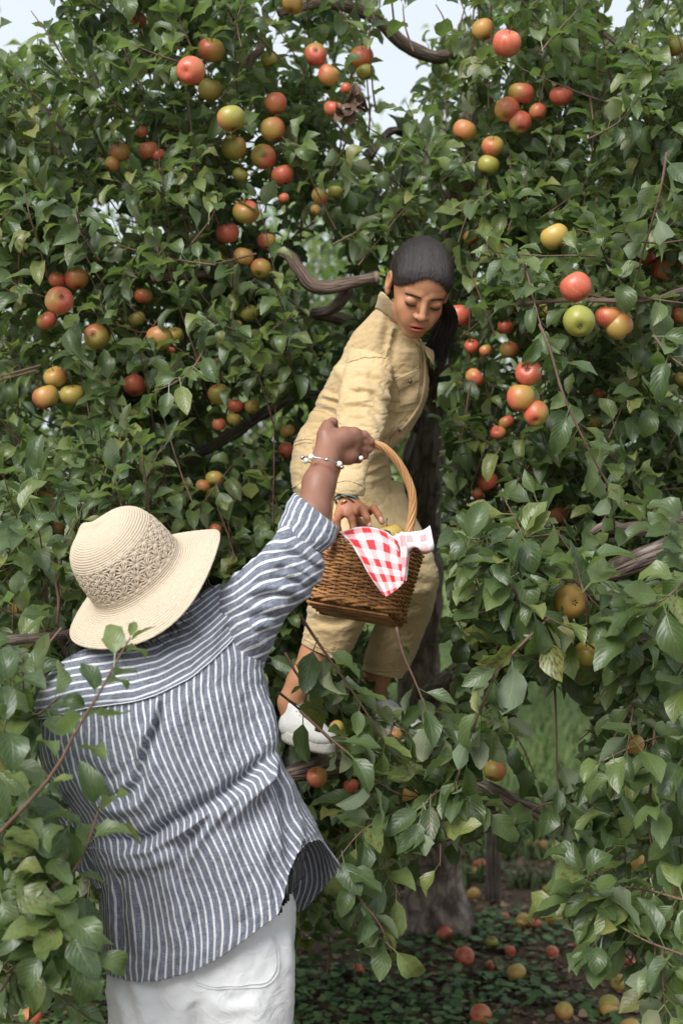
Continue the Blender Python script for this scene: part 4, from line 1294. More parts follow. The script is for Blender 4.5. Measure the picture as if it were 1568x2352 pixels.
def add_apple(p, R, blush, tone, facing, label, group, parts=True):
    o = bpy.data.objects.new('apple', AME[int(rng.integers(0, 4))])
    COL.objects.link(o)
    if facing == 'c': zax = np.array([rng.normal(0, .25), .9, .15 + rng.normal(0, .2)])
    elif facing == 's': zax = np.array([rng.normal(0, .25), -.6, .85])
    elif facing == 'g': zax = rng.normal(0, 1, 3)
    else: zax = np.array([rng.normal(0, .4), rng.normal(0, .4), 1.0])
    q = Vector(zax).to_track_quat('Z', 'Y').to_matrix() @ Matrix.Rotation(rng.random() * 6.28, 3, 'Z')
    o.matrix_basis = Matrix.Translation(Vector(p)) @ q.to_4x4() @ Matrix.Scale(R / .038, 4)
    o.color = (blush, tone, rng.random(), 1)
    o['label'] = label; o['category'] = 'apple'; o['group'] = group
    if parts:
        for nm, me in (('stem', STEM), ('calyx', CAL)):
            c = bpy.data.objects.new(nm, me); COL.objects.link(c); c.parent = o
    return o

for (x, y, r, bl, tn, fc, lb), sp in zip(AP, APPLE_SPOTS):
    d = sp[3]
    add_apple(PX(x, y, d), r * d / FP, bl, tn, fc, lb, 'apples hanging on the trees')
# blurred apples on the rows behind
FA = [(10, 328, 12), (47, 328, 10), (22, 420, 9), (50, 372, 8), (160, 457, 11), (187, 475, 11), (205, 455, 11), (232, 462, 12), (150, 490, 10), (174, 492, 11), (215, 488, 10), (745, 282, 11), (725, 290, 8), (875, 522, 10), (650, 452, 10), (905, 545, 8)]
for k, (x, y, r) in enumerate(FA):
    d = 6.4
    add_apple(PX(x, y, d), r * d / FP, .9, .9, 'n', 'small blurred pink apple on the trees of the row behind', 'apples on the row behind', r > 9)

# fallen apples
GA = [(75, 2337, 24, 1, .4, 'large red fallen apple in the clover at the bottom left corner'),
      (1388, 2212, 23, .5, .8, 'yellow red fallen apple beside bare soil at the lower right'),
      (1421, 2268, 20, 0, .5, 'yellow green fallen apple between the other two at the lower right'),
      (1397, 2318, 26, .1, .2, 'lowest fallen apple, mottled yellow green, at the bottom right'),
      (1447, 2222, 14, .9, .8, 'small red fallen apple just right of the yellow red one'),
      (1128, 2180, 16, 0, .2, 'pale green fallen apple right of the old trunk'),
      (1172, 2198, 13, .95, .9, 'coral fallen apple right of the pale green one'),
      (1124, 2230, 12, .7, .9, 'orange fallen apple below the pale green one'),
      (1229, 2133, 16, 1, .8, 'bright red fallen apple beside a small green one'),
      (1190, 2138, 12, .1, .6, 'small green yellow fallen apple left of the bright red one'),
      (1100, 1980, 15, .95, .9, 'coral red fallen apple by the thin saplings behind the trunk'),
      (1085, 2000, 13, .2, .8, 'pale yellow fallen apple below the coral red one'),
      (822, 2232, 15, .98, .2, 'dark red fallen apple in shade left of the old trunk'),
      (856, 2062, 13, .98, .7, 'red fallen apple half behind leaves left of the old trunk'),
      (706, 2103, 12, .7, .9, 'red orange fallen apple beside the shirt tail'),
      (1160, 2120, 12, .8, .9, 'small coral fallen apple in the heap right of the trunk')]
for x, y, r, bl, tn, lb in GA:
    d = 1.7 * FP / (y + r * .9 - 1176)
    R = min(r * d / FP, .042)
    p = PX(x, y, d); p[2] = float(ground_z(p[0], p[1])) + R * .8
    add_apple(p, R, bl, tn, 'g', lb, 'fallen apples')
k = 0
while k < 55:
    d = 4.4 + 3.4 * rng.random(); x = rng.uniform(-.26, .26) * d * .9
    if fbm(np.array(x * 1.2 + 7), np.array(d * 1.2), 5) < -.1 and x < .3: continue
    R = .026 + .013 * rng.random(); bl = rng.choice([.05, .3, .7, .95]); tn = rng.random()
    z = float(ground_z(np.array(x), np.array(d))) + R * .75
    add_apple((x, d, z), R, bl, tn, 'g', 'small fallen apple lying in the weeds under the trees', 'small windfalls in the weeds', False)
    k += 1
# apple saplings: thin dark stems behind the trunk
sap = root('sapling', PX(1125, 2160, 6.2), 'thin dark upright stems standing just right of the old trunk', 'sapling')
for k, dx in enumerate((0, 12, -10, 20)):
    P = np.array([PX(1125 + dx, 2180, 6.2), PX(1128 + dx * .8, 2000, 6.2), PX(1120 + dx * .7 + 5 * k, 1850, 6.2)])
    V, F, uv = tube(P, [.012, .010, .006], 8, True, 12)
    put('stem', mk_mesh('stem', V, F, uv), M['bark'], sap)
# ---------------------------------------------------------------- woman in the striped shirt
woman = root('person', (-.36, 3.0, 0), 'woman seen from behind in striped shirt, white trousers and straw hat holding up a basket', 'person')
WR = PX(750, 1047, 3.22)           # wrist
# body: one surface through trunk, head, arms and legs (mostly under the clothes)
P_ = lambda x, y, d: PX(x, y, d)
bd = [
 ([(P_(300, 1780, 3.05), .085), (P_(380, 2000, 3.06), .085), (P_(440, 2200, 3.07), .085)], .03),
 ([(P_(240, 1650, 3.06), .06), (P_(330, 1800, 3.06), .08), (P_(490, 1640, 3.06), .06), (P_(390, 1560, 3.06), .05)], .03),
 ([(P_(330, 1560, 3.06), .05), (P_(315, 1470, 3.03), .045), (P_(310, 1430, 3.03), .05)], .02),
 ([(P_(300, 1355, 3.03), .066), (P_(305, 1405, 3.03), .066)], .02),
 ([(P_(185, 1640, 3.08), .040), (P_(155, 1820, 3.13), .024), (P_(205, 1960, 3.08), .016), (P_(245, 2020, 3.03), .014)], .02),
 ([(P_(540, 1480, 3.02), .048), (P_(630, 1350, 3.02), .042), (P_(700, 1240, 3.09), .034)], .02),
 ([(P_(370, 2260, 3.08), .085), (P_(345, 2700, 3.09), .06), (P_(340, 3060, 3.1), .04)], .03),
 ([(P_(560, 2260, 3.08), .085), (P_(580, 2700, 3.09), .06), (P_(585, 3060, 3.1), .04)], .03),
]
Vb, Fb = surface_nets(chain_sdf(bd, .05), (-.85, 2.72, -.02), (.1, 3.35, 1.75), .012)
bodyV, bodyF = [Vb], [Fb]
# forearm and hand at fine resolution
d0 = 3.24
forearm = [(P_(706, 1235, 3.10), .030), (P_(717, 1178, 3.125), .0365), (P_(733, 1110, 3.17), .0345), (P_(748, 1052, 3.23), .0275), (P_(757, 1030, 3.245), .0262)]
def hand_w(X, Y, Z):
    d = np.full(X.shape, 9.0)
    def ch(c, k):
        nonlocal d
        for (a, ra), (b, rb) in zip(c[:-1], c[1:]): d = smin(d, s_caps(X, Y, Z, a, b, ra, rb), k)
    ch(forearm, .018)
    # back of the hand
    ch([(P_(756, 1024, 3.25), .026), (P_(790, 1008, 3.26), .024), (P_(816, 1006, 3.27), .0185)], .020)
    ch([(P_(760, 1048, 3.25), .022), (P_(800, 1046, 3.27), .019), (P_(818, 1034, 3.28), .014)], .014)
    ch([(P_(752, 1020, 3.25), .022), (P_(748, 998, 3.25), .016), (P_(750, 984, 3.26), .0125)], .016)
    ch([(P_(770, 1012, 3.25), .018), (P_(815, 997, 3.26), .0125)], .014)
    # thumb, bent over the handle
    e = np.full(X.shape, 9.0)
    for c in ([(P_(750, 990, 3.26), .0125), (P_(752, 976, 3.27), .0112), (P_(764, 970, 3.29), .0105), (P_(768, 979, 3.31), .0095)],):
        for (a, ra), (b, rb) in zip(c[:-1], c[1:]): e = smin(e, s_caps(X, Y, Z, a, b, ra, rb), .006)
    d = smin(d, e, .012)
    # fingers closing over the twisted handle
    fg = [
     [(P_(815, 998, 3.262), .0125), (P_(836, 999, 3.268), .0104), (P_(851, 1014, 3.276), .0092), (P_(854, 1028, 3.30), .0082)],
     [(P_(818, 1010, 3.268), .0125), (P_(838, 1014, 3.274), .0100), (P_(847, 1032, 3.283), .0088), (P_(838, 1041, 3.30), .0080)],
     [(P_(818, 1024, 3.276), .0120), (P_(836, 1030, 3.280), .0096), (P_(837, 1047, 3.290), .0084), (P_(824, 1052, 3.305), .0075)],
     [(P_(812, 1040, 3.280), .0110), (P_(825, 1046, 3.284), .0092), (P_(824, 1056, 3.295), .0082), (P_(812, 1058, 3.305), .0075)],
    ]
    for c in fg:
        e = np.full(X.shape, 9.0)
        for (a, ra), (b, rb) in zip(c[:-1], c[1:]): e = smin(e, s_caps(X, Y, Z, a, b, ra, rb), .003)
        d = smin(d, e, .0030)
    # knuckles
    for q in (P_(815, 993, 3.253), P_(819, 1008, 3.258), P_(818, 1022, 3.264)):
        d = smin(d, np.sqrt((X - q[0]) ** 2 + (Y - q[1]) ** 2 + (Z - q[2]) ** 2) - .010, .010)
    return d
Vh, Fh = surface_nets(hand_w, PX(690, 1250, 3.02) - .05, PX(870, 950, 3.32) + .03, .0022)
bodyV.append(Vh); bodyF.append(Fh)
V, F, uv = join(list(zip(bodyV, bodyF)))
px, py, dd = PROJ(V)
tint = np.ones((len(V), 3))
q = np.exp(-((px - 768) ** 2 + (py - 972) ** 2) / 60) * (dd > 3.28)
tint = tint * (1 + .0 * q[:, None])
pal = sstep(3.285, 3.31, dd)[:, None] * np.array([.5, .25, .2])
tint = tint + pal * (py < 1070)[:, None]
put('body', mk_mesh('body', V, F, None, {'tint': tint}), M['skin_woman'], woman)

for q, rr in ((P_(771, 968, 3.296), (.0055, .004, .0045)), (P_(857, 1031, 3.295), (.0035, .005, .0048)), (P_(838, 1046, 3.296), (.004, .004, .0040))):
    V, F, uv = blob(q, rr, 12, 8); put('nail', mk_mesh('nail', V, F, uv), M['nail'], woman)
# ---- shirt
TS = [ # lx, ly, rx, ry, depth, half thickness, (depth right)
 (262, 1470, 395, 1398, 3.02, .045),
 (168, 1503, 500, 1345, 3.03, .070),
 (118, 1545, 572, 1378, 3.03, .100),
 (92, 1612, 606, 1468, 3.03, .125),
 (86, 1682, 610, 1540, 3.03, .135),
 (98, 1745, 628, 1615, 3.03, .140),
 (125, 1798, 646, 1690, 3.03, .140),
 (165, 1855, 668, 1765, 3.03, .138),
 (196, 1905, 690, 1835, 3.04, .138),
 (214, 1958, 715, 1885, 3.04, .142),
 (226, 2010, 745, 1935, 3.05, .150),
 (234, 2070, 776, 1985, 3.06, .158),
 (240, 2130, 785, 2055, 3.06, .162),
 (246, 2190, 760, 2130, 3.06, .162),
 (252, 2260, 735, 2230, 3.06, .160),
]
TORSO = Loft(TS, 2.5)
FOLDS = fold_field([
 ([(232, 1950), (290, 1958), (345, 1948), (415, 1905), (500, 1858), (575, 1810), (625, 1760), (650, 1715)], 17, .020, 1.25),
 ([(240, 1985), (330, 1985), (430, 1950)], 22, .010, .6),
 ([(170, 1790), (215, 1835), (270, 1858), (318, 1845), (345, 1800), (342, 1740), (322, 1690)], 20, .013, 1.0),
 ([(150, 1750), (200, 1800), (260, 1820), (300, 1790), (310, 1740)], 18, .008, .8),
 ([(362, 1602), (352, 1650), (322, 1720), (318, 1780)], 10, .011, 1.3),
 ([(385, 1608), (400, 1680), (440, 1760), (470, 1830)], 24, .007, .4),
 ([(425, 2010), (440, 1950), (478, 1900), (520, 1862), (560, 1835)], 13, .010, 1.0),
 ([(505, 1905), (560, 1850), (610, 1790), (640, 1740)], 14, .010, 1.0),
 ([(590, 1560), (618, 1640), (632, 1700), (600, 1780), (560, 1870)], 20, .011, .9),
 ([(636, 1700), (650, 1790), (676, 1860), (700, 1925)], 13, .010, 1.0),
 ([(608, 1740), (622, 1840), (640, 1930), (650, 2010)], 15, .008, .8),
 ([(655, 1760), (690, 1840), (725, 1910)], 13, .009, .9),
 ([(300, 2000), (310, 2100), (322, 2200)], 18, .006, .6),
 ([(390, 1990), (405, 2090), (420, 2190)], 26, .007, .5),
 ([(520, 1930), (540, 2030), (560, 2120)], 28, .007, .5),
 ([(600, 1900), (610, 1990), (618, 2070)], 18, .007, .6),
 ([(256, 2000), (262, 2100), (272, 2200)], 12, .006, .9),
 ([(130, 1570), (220, 1600), (320, 1580)], 26, .007, .5),
 ([(400, 1440), (480, 1440), (560, 1400)], 18, .009, .8),
 ([(330, 1530), (430, 1500), (520, 1440)], 22, .007, .7),
 ([(545, 1350), (560, 1430), (588, 1500), (600, 1580)], 18, .010, 1.0),
])
def torso_disp(th, v, px, py):
    cyc = np.sin(th) > -.35
    d = 1.35 * FOLDS(px, py) * cyc
    x2, y2 = px / 60, py / 150
    d = d + .0045 * fbm(px / 70 + .4 * fbm(px / 90, py / 120, 3), (py + .45 * px) / 120, 8, 3) + .0014 * fbm(px / 14, (py + .5 * px) / 22, 12, 2)
    # soft vertical gathers falling from the yoke
    g = sstep(1560, 1680, py) * sstep(2100, 1850, py)
    d = d + g * .0035 * np.sin(px / 15.5 + 1.5 * fbm(px / 60, py / 160, 5)) * (px > 300)
    return d * sstep(0, .06, v)
SEAM = [(86, 1650), (111, 1648), (201, 1624), (306, 1611), (362, 1594), (439, 1555), (486, 1515), (527, 1475), (560, 1440), (606, 1400)]
def level_v(th, fpy, nv=400):
    """v where a ring column meets the curve y = fpy(x)"""
    v = np.linspace(0, 1, nv)
    P, _ = TORSO.pos(th[None, :] + 0 * v[:, None], v[:, None] + 0 * th[None, :])
    px, py, _ = PROJ(P)
    below = py > fpy(px, th[None, :] + 0 * px)
    i = np.argmax(below, axis=0); i = np.where(below.any(0), np.maximum(i, 1), nv - 1)
    return v[i]
def seam_py(px, th):
    s = np.array(SEAM)
    return np.interp(px, s[:, 0], s[:, 1]) + np.where(np.sin(th) < 0, -60, 0)
HEMB = [(236, 2232), (262, 2243), (300, 2252), (350, 2252), (400, 2243), (450, 2226), (500, 2200), (560, 2160), (610, 2122), (640, 2096), (652, 2060), (664, 2010), (684, 1960), (705, 1936), (735, 1927), (757, 1940), (779, 1988)]
HEMF = [(236, 2236), (320, 2200), (500, 2160), (640, 2106), (700, 2088), (742, 2040), (768, 2012), (779, 1990)]
def hem_py(px, th):
    b = np.array(HEMB); f = np.array(HEMF)
    return np.where(np.sin(th) >= 0, np.interp(px, b[:, 0], b[:, 1]), np.interp(px, f[:, 0], f[:, 1]))
def smooth_cols(f):
    def g(th):
        v = f(th)
        return v
    return g
def add_solid(ob, th):
    m = ob.modifiers.new('thick', 'SOLIDIFY'); m.thickness = th; m.offset = -1
V, F, uv = TORSO.grid(420, 300, lambda th: level_v(th, seam_py), lambda th: level_v(th, hem_py), torso_disp)
# stripe coordinate: equal width across the visible back, wandering a little with the drape
def stripe_u(V, uv):
    px, py, _ = PROJ(V)
    th = uv[:, 0] * 2 * np.pi
    e = 2 / 2.5
    # arc length along the superellipse, same on every ring
    tt = np.linspace(0, 2 * np.pi, 2000); c = np.sign(np.cos(tt)) * np.abs(np.cos(tt)) ** e * .235; s = np.sign(np.sin(tt)) * np.abs(np.sin(tt)) ** e * .135
    arc = np.concatenate([[0], np.cumsum(np.hypot(np.diff(c), np.diff(s)))])
    return np.interp(th, tt, arc) / .0142, px, py
u, px, py = stripe_u(V, uv)
u = u + .50 * fbm(px / 110, py / 150, 31, 2) * sstep(1560, 1720, py) + .03 * fbm(px / 25, py / 60, 33, 2) + .16 * FOLDS(px + 14, py) / .012
shirt = put('shirt', mk_mesh('shirt', V, F, np.stack([u, (py - 1500) / 60], -1)), M['shirt'], woman, label='blue and white striped linen shirt')
add_solid(shirt, .0018)
# yoke: stripes run across
V, F, uv = TORSO.grid(360, 110, 0.0, lambda th: level_v(th, lambda px, th: seam_py(px, th) + 2.0), lambda th, v, px, py: torso_disp(th, v, px, py) + .0035)
px, py, _ = PROJ(V)
sm = np.array(SEAM); below = np.interp(px, sm[:, 0], sm[:, 1]) - py
lean = np.interp(px, [90, 300, 440, 600], [1.0, 1.0, 1.12, 1.3])
u = below * lean / 17.8 + .18 * fbm(px / 70, py / 60, 41, 2)
yk = put('yoke', mk_mesh('yoke', V, F, np.stack([u, px / 60], -1)), M['shirt'], shirt)
add_solid(yk, .0018)
# piped seam along the yoke and the hem
def along(fn, th0, th1, off, r, name, par, n=160, mat='seam'):
    th = np.linspace(th0, th1, n); v = level_v(th, fn, 900)
    k = np.ones(5) / 5; v = np.convolve(np.pad(v, 2, mode='edge'), k, 'valid')
    P, N = TORSO.pos(th, v); px, py, _ = PROJ(P)
    P = P + N * (torso_disp(th, v, px, py) + off)[:, None]
    V, F, uv = tube(P, r, 6, True)
    return put(name, mk_mesh(name, V, F, uv), M[mat], par)
along(seam_py, .08, np.pi - .08, .0040, .0011, 'yoke_seam', shirt)
# right sleeve pushed up, with its turned cuff
def lathe_cloth(st, n, nu, nv, disp, ufun, name, par, solid=.0018, vmin=0, vmax=1):
    lf = Loft(st, n)
    V, F, uv = lf.grid(nu, nv, vmin, vmax, disp)
    px, py, _ = PROJ(V)
    o = put(name, mk_mesh(name, V, F, ufun(uv, px, py)), M['shirt'], par)
    if solid: add_solid(o, solid)
    return o, lf
SLF = fold_field([
 ([(560, 1360), (600, 1350), (650, 1345), (700, 1365)], 13, .012, 1.0),
 ([(575, 1400), (620, 1385), (668, 1385)], 13, .010, 1.0),
 ([(600, 1300), (650, 1290), (700, 1310), (735, 1340)], 14, .013, 1.1),
 ([(640, 1250), (680, 1250), (715, 1275), (742, 1300)], 12, .012, 1.1),
 ([(620, 1320), (670, 1318), (715, 1345)], 10, .008, 1.0),
 ([(575, 1440), (600, 1430), (630, 1432)], 12, .010, 1.0),
 ([(610, 1425), (650, 1350), (672, 1290)], 16, .006, .5),
])
sleeve_st = [(478, 1368, 575, 1560, 3.04, .085), (522, 1335, 614, 1510, 3.0, .082), (560, 1303, 640, 1440, 2.99, .074), (596, 1268, 682, 1392, 3.0, .070),
             (626, 1236, 722, 1352, 3.02, .066), (640, 1218, 742, 1318, 3.04, .062), (650, 1205, 741, 1285, 3.06, .056), (655, 1200, 736, 1265, 3.07, .048)]
lathe_cloth(sleeve_st, 2.2, 180, 150,
            lambda th, v, px, py: (SLF(px, py) * (np.sin(th) > -.3) + .004 * fbm(px / 40, py / 30, 51, 3) + .0012 * fbm(px / 10, py / 12, 53, 2)) * sstep(0, .12, v),
            lambda uv, px, py: np.stack([((px - 500) * .42 + (py - 1300) * .90) / 19.5 + .30 * np.sin((px - 540) / 34.0) + .35 * fbm(px / 60, py / 50, 55, 2), px / 60], -1),
            'sleeve', shirt)
lathe_cloth([(640, 1214, 738, 1268, 3.075, .056), (648, 1196, 750, 1256, 3.085, .062), (661, 1168, 763, 1235, 3.10, .062), (676, 1140, 771, 1213, 3.12, .055), (684, 1139, 764, 1203, 3.13, .044), (688, 1150, 756, 1203, 3.12, .040)], 2.1, 140, 60,
            lambda th, v, px, py: .004 * np.sin(np.pi * v) * (1 + fbm(px / 30, py / 40, 61, 2)) + .0010 * fbm(px / 9, py / 9, 63, 2),
            lambda uv, px, py: np.stack([uv[:, 0] * 21 + .15 * fbm(px / 30, py / 30, 65), uv[:, 1] * 3], -1), 'cuff', shirt)
# left sleeve, arm hanging by the side
lathe_cloth([(92, 1600, 220, 1590, 3.06, .075), (88, 1680, 205, 1700, 3.08, .072), (98, 1760, 200, 1770, 3.12, .065), (112, 1840, 205, 1840, 3.14, .06), (140, 1910, 235, 1890, 3.12, .055), (180, 1980, 262, 1950, 3.08, .05), (215, 2040, 285, 2010, 3.02, .045)], 2.2, 120, 90,
            lambda th, v, px, py: (.006 * np.sin(py / 13 + px / 40) + .004 * fbm(px / 30, py / 25, 71, 3)) * sstep(0, .1, v),
            lambda uv, px, py: np.stack([uv[:, 0] * 22 + .3 * fbm(px / 40, py / 30, 75), py / 60], -1), 'sleeve', shirt)
# black tassels hanging under the shirt tail
tas = bpy.data.objects.new('tassel_fringe', None); COL.objects.link(tas); tas.parent = woman; tas.matrix_parent_inverse = PINV[woman.name]
for k in range(11):
    x0 = 640 + k * 5.6; y0 = 2075 - k * 9 + 4 * math.sin(k * 2.1); d = 2.935 + .003 * (k % 3)
    pts = np.array([PX(x0 + 4, y0 - 62, d + .02), PX(x0 + 2, y0 - 30, d + .004), PX(x0, y0, d), PX(x0 - 1, y0 + 26, d)])
    V, F, uv = tube(pts, [.0012, .0012, .0018, .0036], 8, True, 14)
    put('tassel', mk_mesh('tassel', V, F, uv), M['black'], tas)
V, F, uv = tube(np.array([PX(640, 2012, 2.96), PX(662, 1985, 2.95), PX(684, 1965, 2.95), PX(706, 1950, 2.97)]), .0022, 8, True, 20)
put('cord', mk_mesh('cord', V, F, uv), M['black'], tas)

# ---- white trousers
def pants_disp(th, v, px, py):
    f = fold_field([([(300, 2235), (330, 2300), (352, 2380)], 22, .009, .8), ([(262, 2260), (290, 2330), (300, 2420)], 14, .007, .8), ([(445, 2290), (425, 2320), (440, 2400)], 12, .008, 1.0),
                    ([(660, 2120), (668, 2220), (672, 2350)], 12, .006, .8), ([(560, 2270), (590, 2330), (600, 2420)], 30, .006, .3), ([(470, 2285), (520, 2320), (600, 2310)], 16, .005, .6)])
    return f(px, py) + .0035 * fbm(px / 60, py / 80, 81, 3) + .0008 * fbm(px / 12, py / 14, 83, 2)
tr_top = Loft([(300, 1990, 640, 1985, 3.08, .085), (275, 2040, 662, 2030, 3.075, .11), (262, 2100, 676, 2080, 3.07, .13), (252, 2180, 682, 2160, 3.07, .14), (248, 2260, 677, 2240, 3.07, .145), (250, 2320, 676, 2320, 3.07, .142), (254, 2380, 676, 2380, 3.07, .135), (262, 2425, 670, 2425, 3.07, .12)], 2.5)
V, F, uv = tr_top.grid(240, 110, 0, 1, lambda th, v, px, py: pants_disp(th, v, px, py) - .022 * np.exp(-((px - 444) / 16) ** 2) * sstep(2250, 2400, py) * (np.sin(th) > 0))
pants = put('trousers', mk_mesh('trousers', V, F, uv), M['white_denim'], woman, label='white cotton trousers')
for st in ([(254, 2340, 450, 2340, 3.07, .125), (256, 2420, 446, 2425, 3.07, .125), (262, 2700, 440, 2700, 3.08, .11), (265, 3000, 430, 3000, 3.09, .10), (268, 3060, 428, 3060, 3.09, .10)],
           [(440, 2340, 678, 2340, 3.07, .125), (446, 2425, 678, 2420, 3.07, .125), (470, 2700, 690, 2700, 3.08, .11), (480, 3000, 690, 3000, 3.09, .10), (482, 3060, 690, 3060, 3.09, .10)]):
    V, F, uv = Loft(st, 2.3).grid(120, 90, 0, 1, pants_disp)
    put('trouser_leg', mk_mesh('trouser_leg', V, F, uv), M['white_denim'], pants)
def on_surface(lf, px, py, off, disp):
    """points of a traced line laid on the near side of a loft"""
    out = []
    th = np.linspace(.02, np.pi - .02, 400); v = np.linspace(0, 1, 200)
    TH, VV = np.meshgrid(th, v)
    P, N = lf.pos(TH, VV); qx, qy, _ = PROJ(P)
    P = P + N * (disp(TH, VV, qx, qy) + off)[..., None]; qx, qy, _ = PROJ(P)
    for x, y in zip(px, py):
        k = np.argmin((qx - x) ** 2 + (qy - y) ** 2); out.append(P.reshape(-1, 3)[k])
    return np.array(out)
pk = [(632, 2150), (640, 2190), (638, 2235), (615, 2262), (575, 2268), (520, 2272), (475, 2270), (450, 2258), (440, 2245)]
pd = lambda th, v, px, py: pants_disp(th, v, px, py)
for off_ in (0, 6):
    c = catmull(np.array([(x - off_ * (x > 500), y - off_ * (y > 2200)) for x, y in pk], float), np.linspace(0, len(pk) - 1, 50))
    P = on_surface(tr_top, c[:, 0], c[:, 1], .002, pd)
    V, F, uv = tube(catmull(P[::3], np.linspace(0, len(P[::3]) - 1, 80)), .0010, 6, True)
    put('pocket_seam', mk_mesh('pocket_seam', V, F, uv), M['white_denim'], pants)
for x0, x1 in ((340, 346), (585, 586)):
    st = [(x0 - 70, 3040, x0 + 70, 3040, 3.1, .06), (x0 - 75, 3090, x0 + 75, 3090, 3.14, .09), (x0 - 60, 3105, x0 + 60, 3105, 3.14, .09)]
    V, F, uv = Loft(st, 2.2).grid(40, 12)
    put('shoe', mk_mesh('shoe', V, F, uv), M['sole'], woman)

# ---- bracelet and ring
bc = PX(740, 1062, 3.19); br_ = .046
ax = unit(PX(757, 1030, 3.27) - PX(722, 1150, 3.12))
ax = unit(ax + np.array([0, -.65, .15]))
e1 = unit(np.cross(ax, [0, 1, 0])); e2 = np.cross(ax, e1)
def ring_pts(c, R, e1, e2, n=48): 
    a = np.linspace(0, 2 * np.pi, n + 1)
    return c + R * (np.cos(a)[:, None] * e1 + np.sin(a)[:, None] * e2)
V, F, uv = tube(ring_pts(bc, br_, e1, e2), .0015, 6, False)
brc = put('bracelet', mk_mesh('bracelet', V, F, uv), M['silver'], woman)
for k in range(8):
    a = 2 * np.pi * (k + .25) / 8
    p = bc + br_ * (math.cos(a) * e1 + math.sin(a) * e2)
    V, F, uv = blob(p, (.0068 if k % 2 else .0050,) * 3, 14, 9)
    put('pearl', mk_mesh('pearl', V, F, uv), M['pearl' if k % 2 else 'silver'], brc)
p = bc + br_ * e2 * (1 if e2[2] < 0 else -1) + np.array([.006, 0, -.012])
V, F, uv = blob(p, (.007, .002, .010), 14, 9)
put('charm', mk_mesh('charm', V, F, uv), M['silver'], brc)
V, F, uv = blob(PX(829, 1052, 3.262), (.0055,) * 3, 14, 9)
rg = put('ring', mk_mesh('ring', V, F, uv), M['pearl'], woman)
V, F, uv = tube(ring_pts(PX(824, 1050, 3.275), .0085, np.array([.6, 0, .8]), np.array([0, 1., 0]), 24), .0014, 6, False)
put('band', mk_mesh('band', V, F, uv), M['brass'], rg)

# ---- hair below the hat
st = []
def lock(x, y, L, dx, dy, d, r):
    k = 12; t = np.linspace(0, 1, k); ph = rng.random() * 6.28; am = rng.uniform(2, 7)
    X = x + dx * t * L + am * np.sin(t * rng.uniform(5, 9) + ph) * t; Y = y + dy * t * L + am * .7 * np.cos(t * 7 + ph) * t
    P = PX(X, Y, d + .01 * np.sin(t * 5 + ph))
    st.append(tube(P, r * (1 - .85 * t ** 1.5), 5, False))
for k in range(230):
    x = rng.uniform(150, 480); y = np.interp(x, [150, 250, 320, 400, 470, 490], [1462, 1482, 1468, 1408, 1335, 1300]) - rng.uniform(-10, 16)
    lock(x, y, rng.uniform(20, 52) * (1.25 if x < 260 or 340 < x < 440 else .8), rng.normal(.25, .45), rng.uniform(.7, 1.1), (3.00 if x < 265 else 2.905 if x < 400 else 2.97) + rng.uniform(-.01, .04), rng.uniform(.0008, .0022))
for k in range(26):
    x = rng.uniform(350, 430); y = np.interp(x, [350, 430], [1445, 1390])
    lock(x, y, rng.uniform(45, 80), rng.uniform(.2, .9), rng.uniform(.5, .9), 2.875 + rng.uniform(-.01, .02), rng.uniform(.0004, .0009))
for k in range(20):
    x = rng.uniform(145, 235)
    lock(x, 1472 + rng.uniform(0, 12), rng.uniform(24, 44), rng.normal(.1, .5), .9, 2.97, rng.uniform(.0005, .0012))
V0, F0, u0 = blob(PX(312, 1395, 3.03), (.075, .075, .075), 24, 16); st.append((V0, F0, u0))
V0, F0, u0 = blob(PX(360, 1390, 3.0), (.085, .05, .06), 20, 14); st.append((V0, F0, u0))
V0, F0, u0 = blob(PX(250, 1462, 3.05), (.075, .05, .03), 20, 14); st.append((V0, F0, u0))
V, F, uv = join(st)
put('hair', mk_mesh('hair', V, F, uv), M['hair_woman'], woman)

# ---- crocheted straw hat
hat_c = PX(321, 1326, 2.99)
ah = unit(np.array([-.578 * .89, -.455, .817 * .89]))           # axis of the crown
hx = unit(np.cross(ah, [0, 0, 1.0]) * -1); hx = unit(PX(508, 1255, 2.99) - PX(155, 1478, 2.99)); hx = unit(hx - ah * (hx @ ah)); hy = np.cross(ah, hx)
if hy[1] > 0: hy = -hy          # hy towards the camera / downhill side
def hat_pt(r, h, a):
    return hat_c + (r * np.cos(a))[..., None] * hx + (r * np.sin(a))[..., None] * hy + h[..., None] * ah if hasattr(h, 'shape') else None
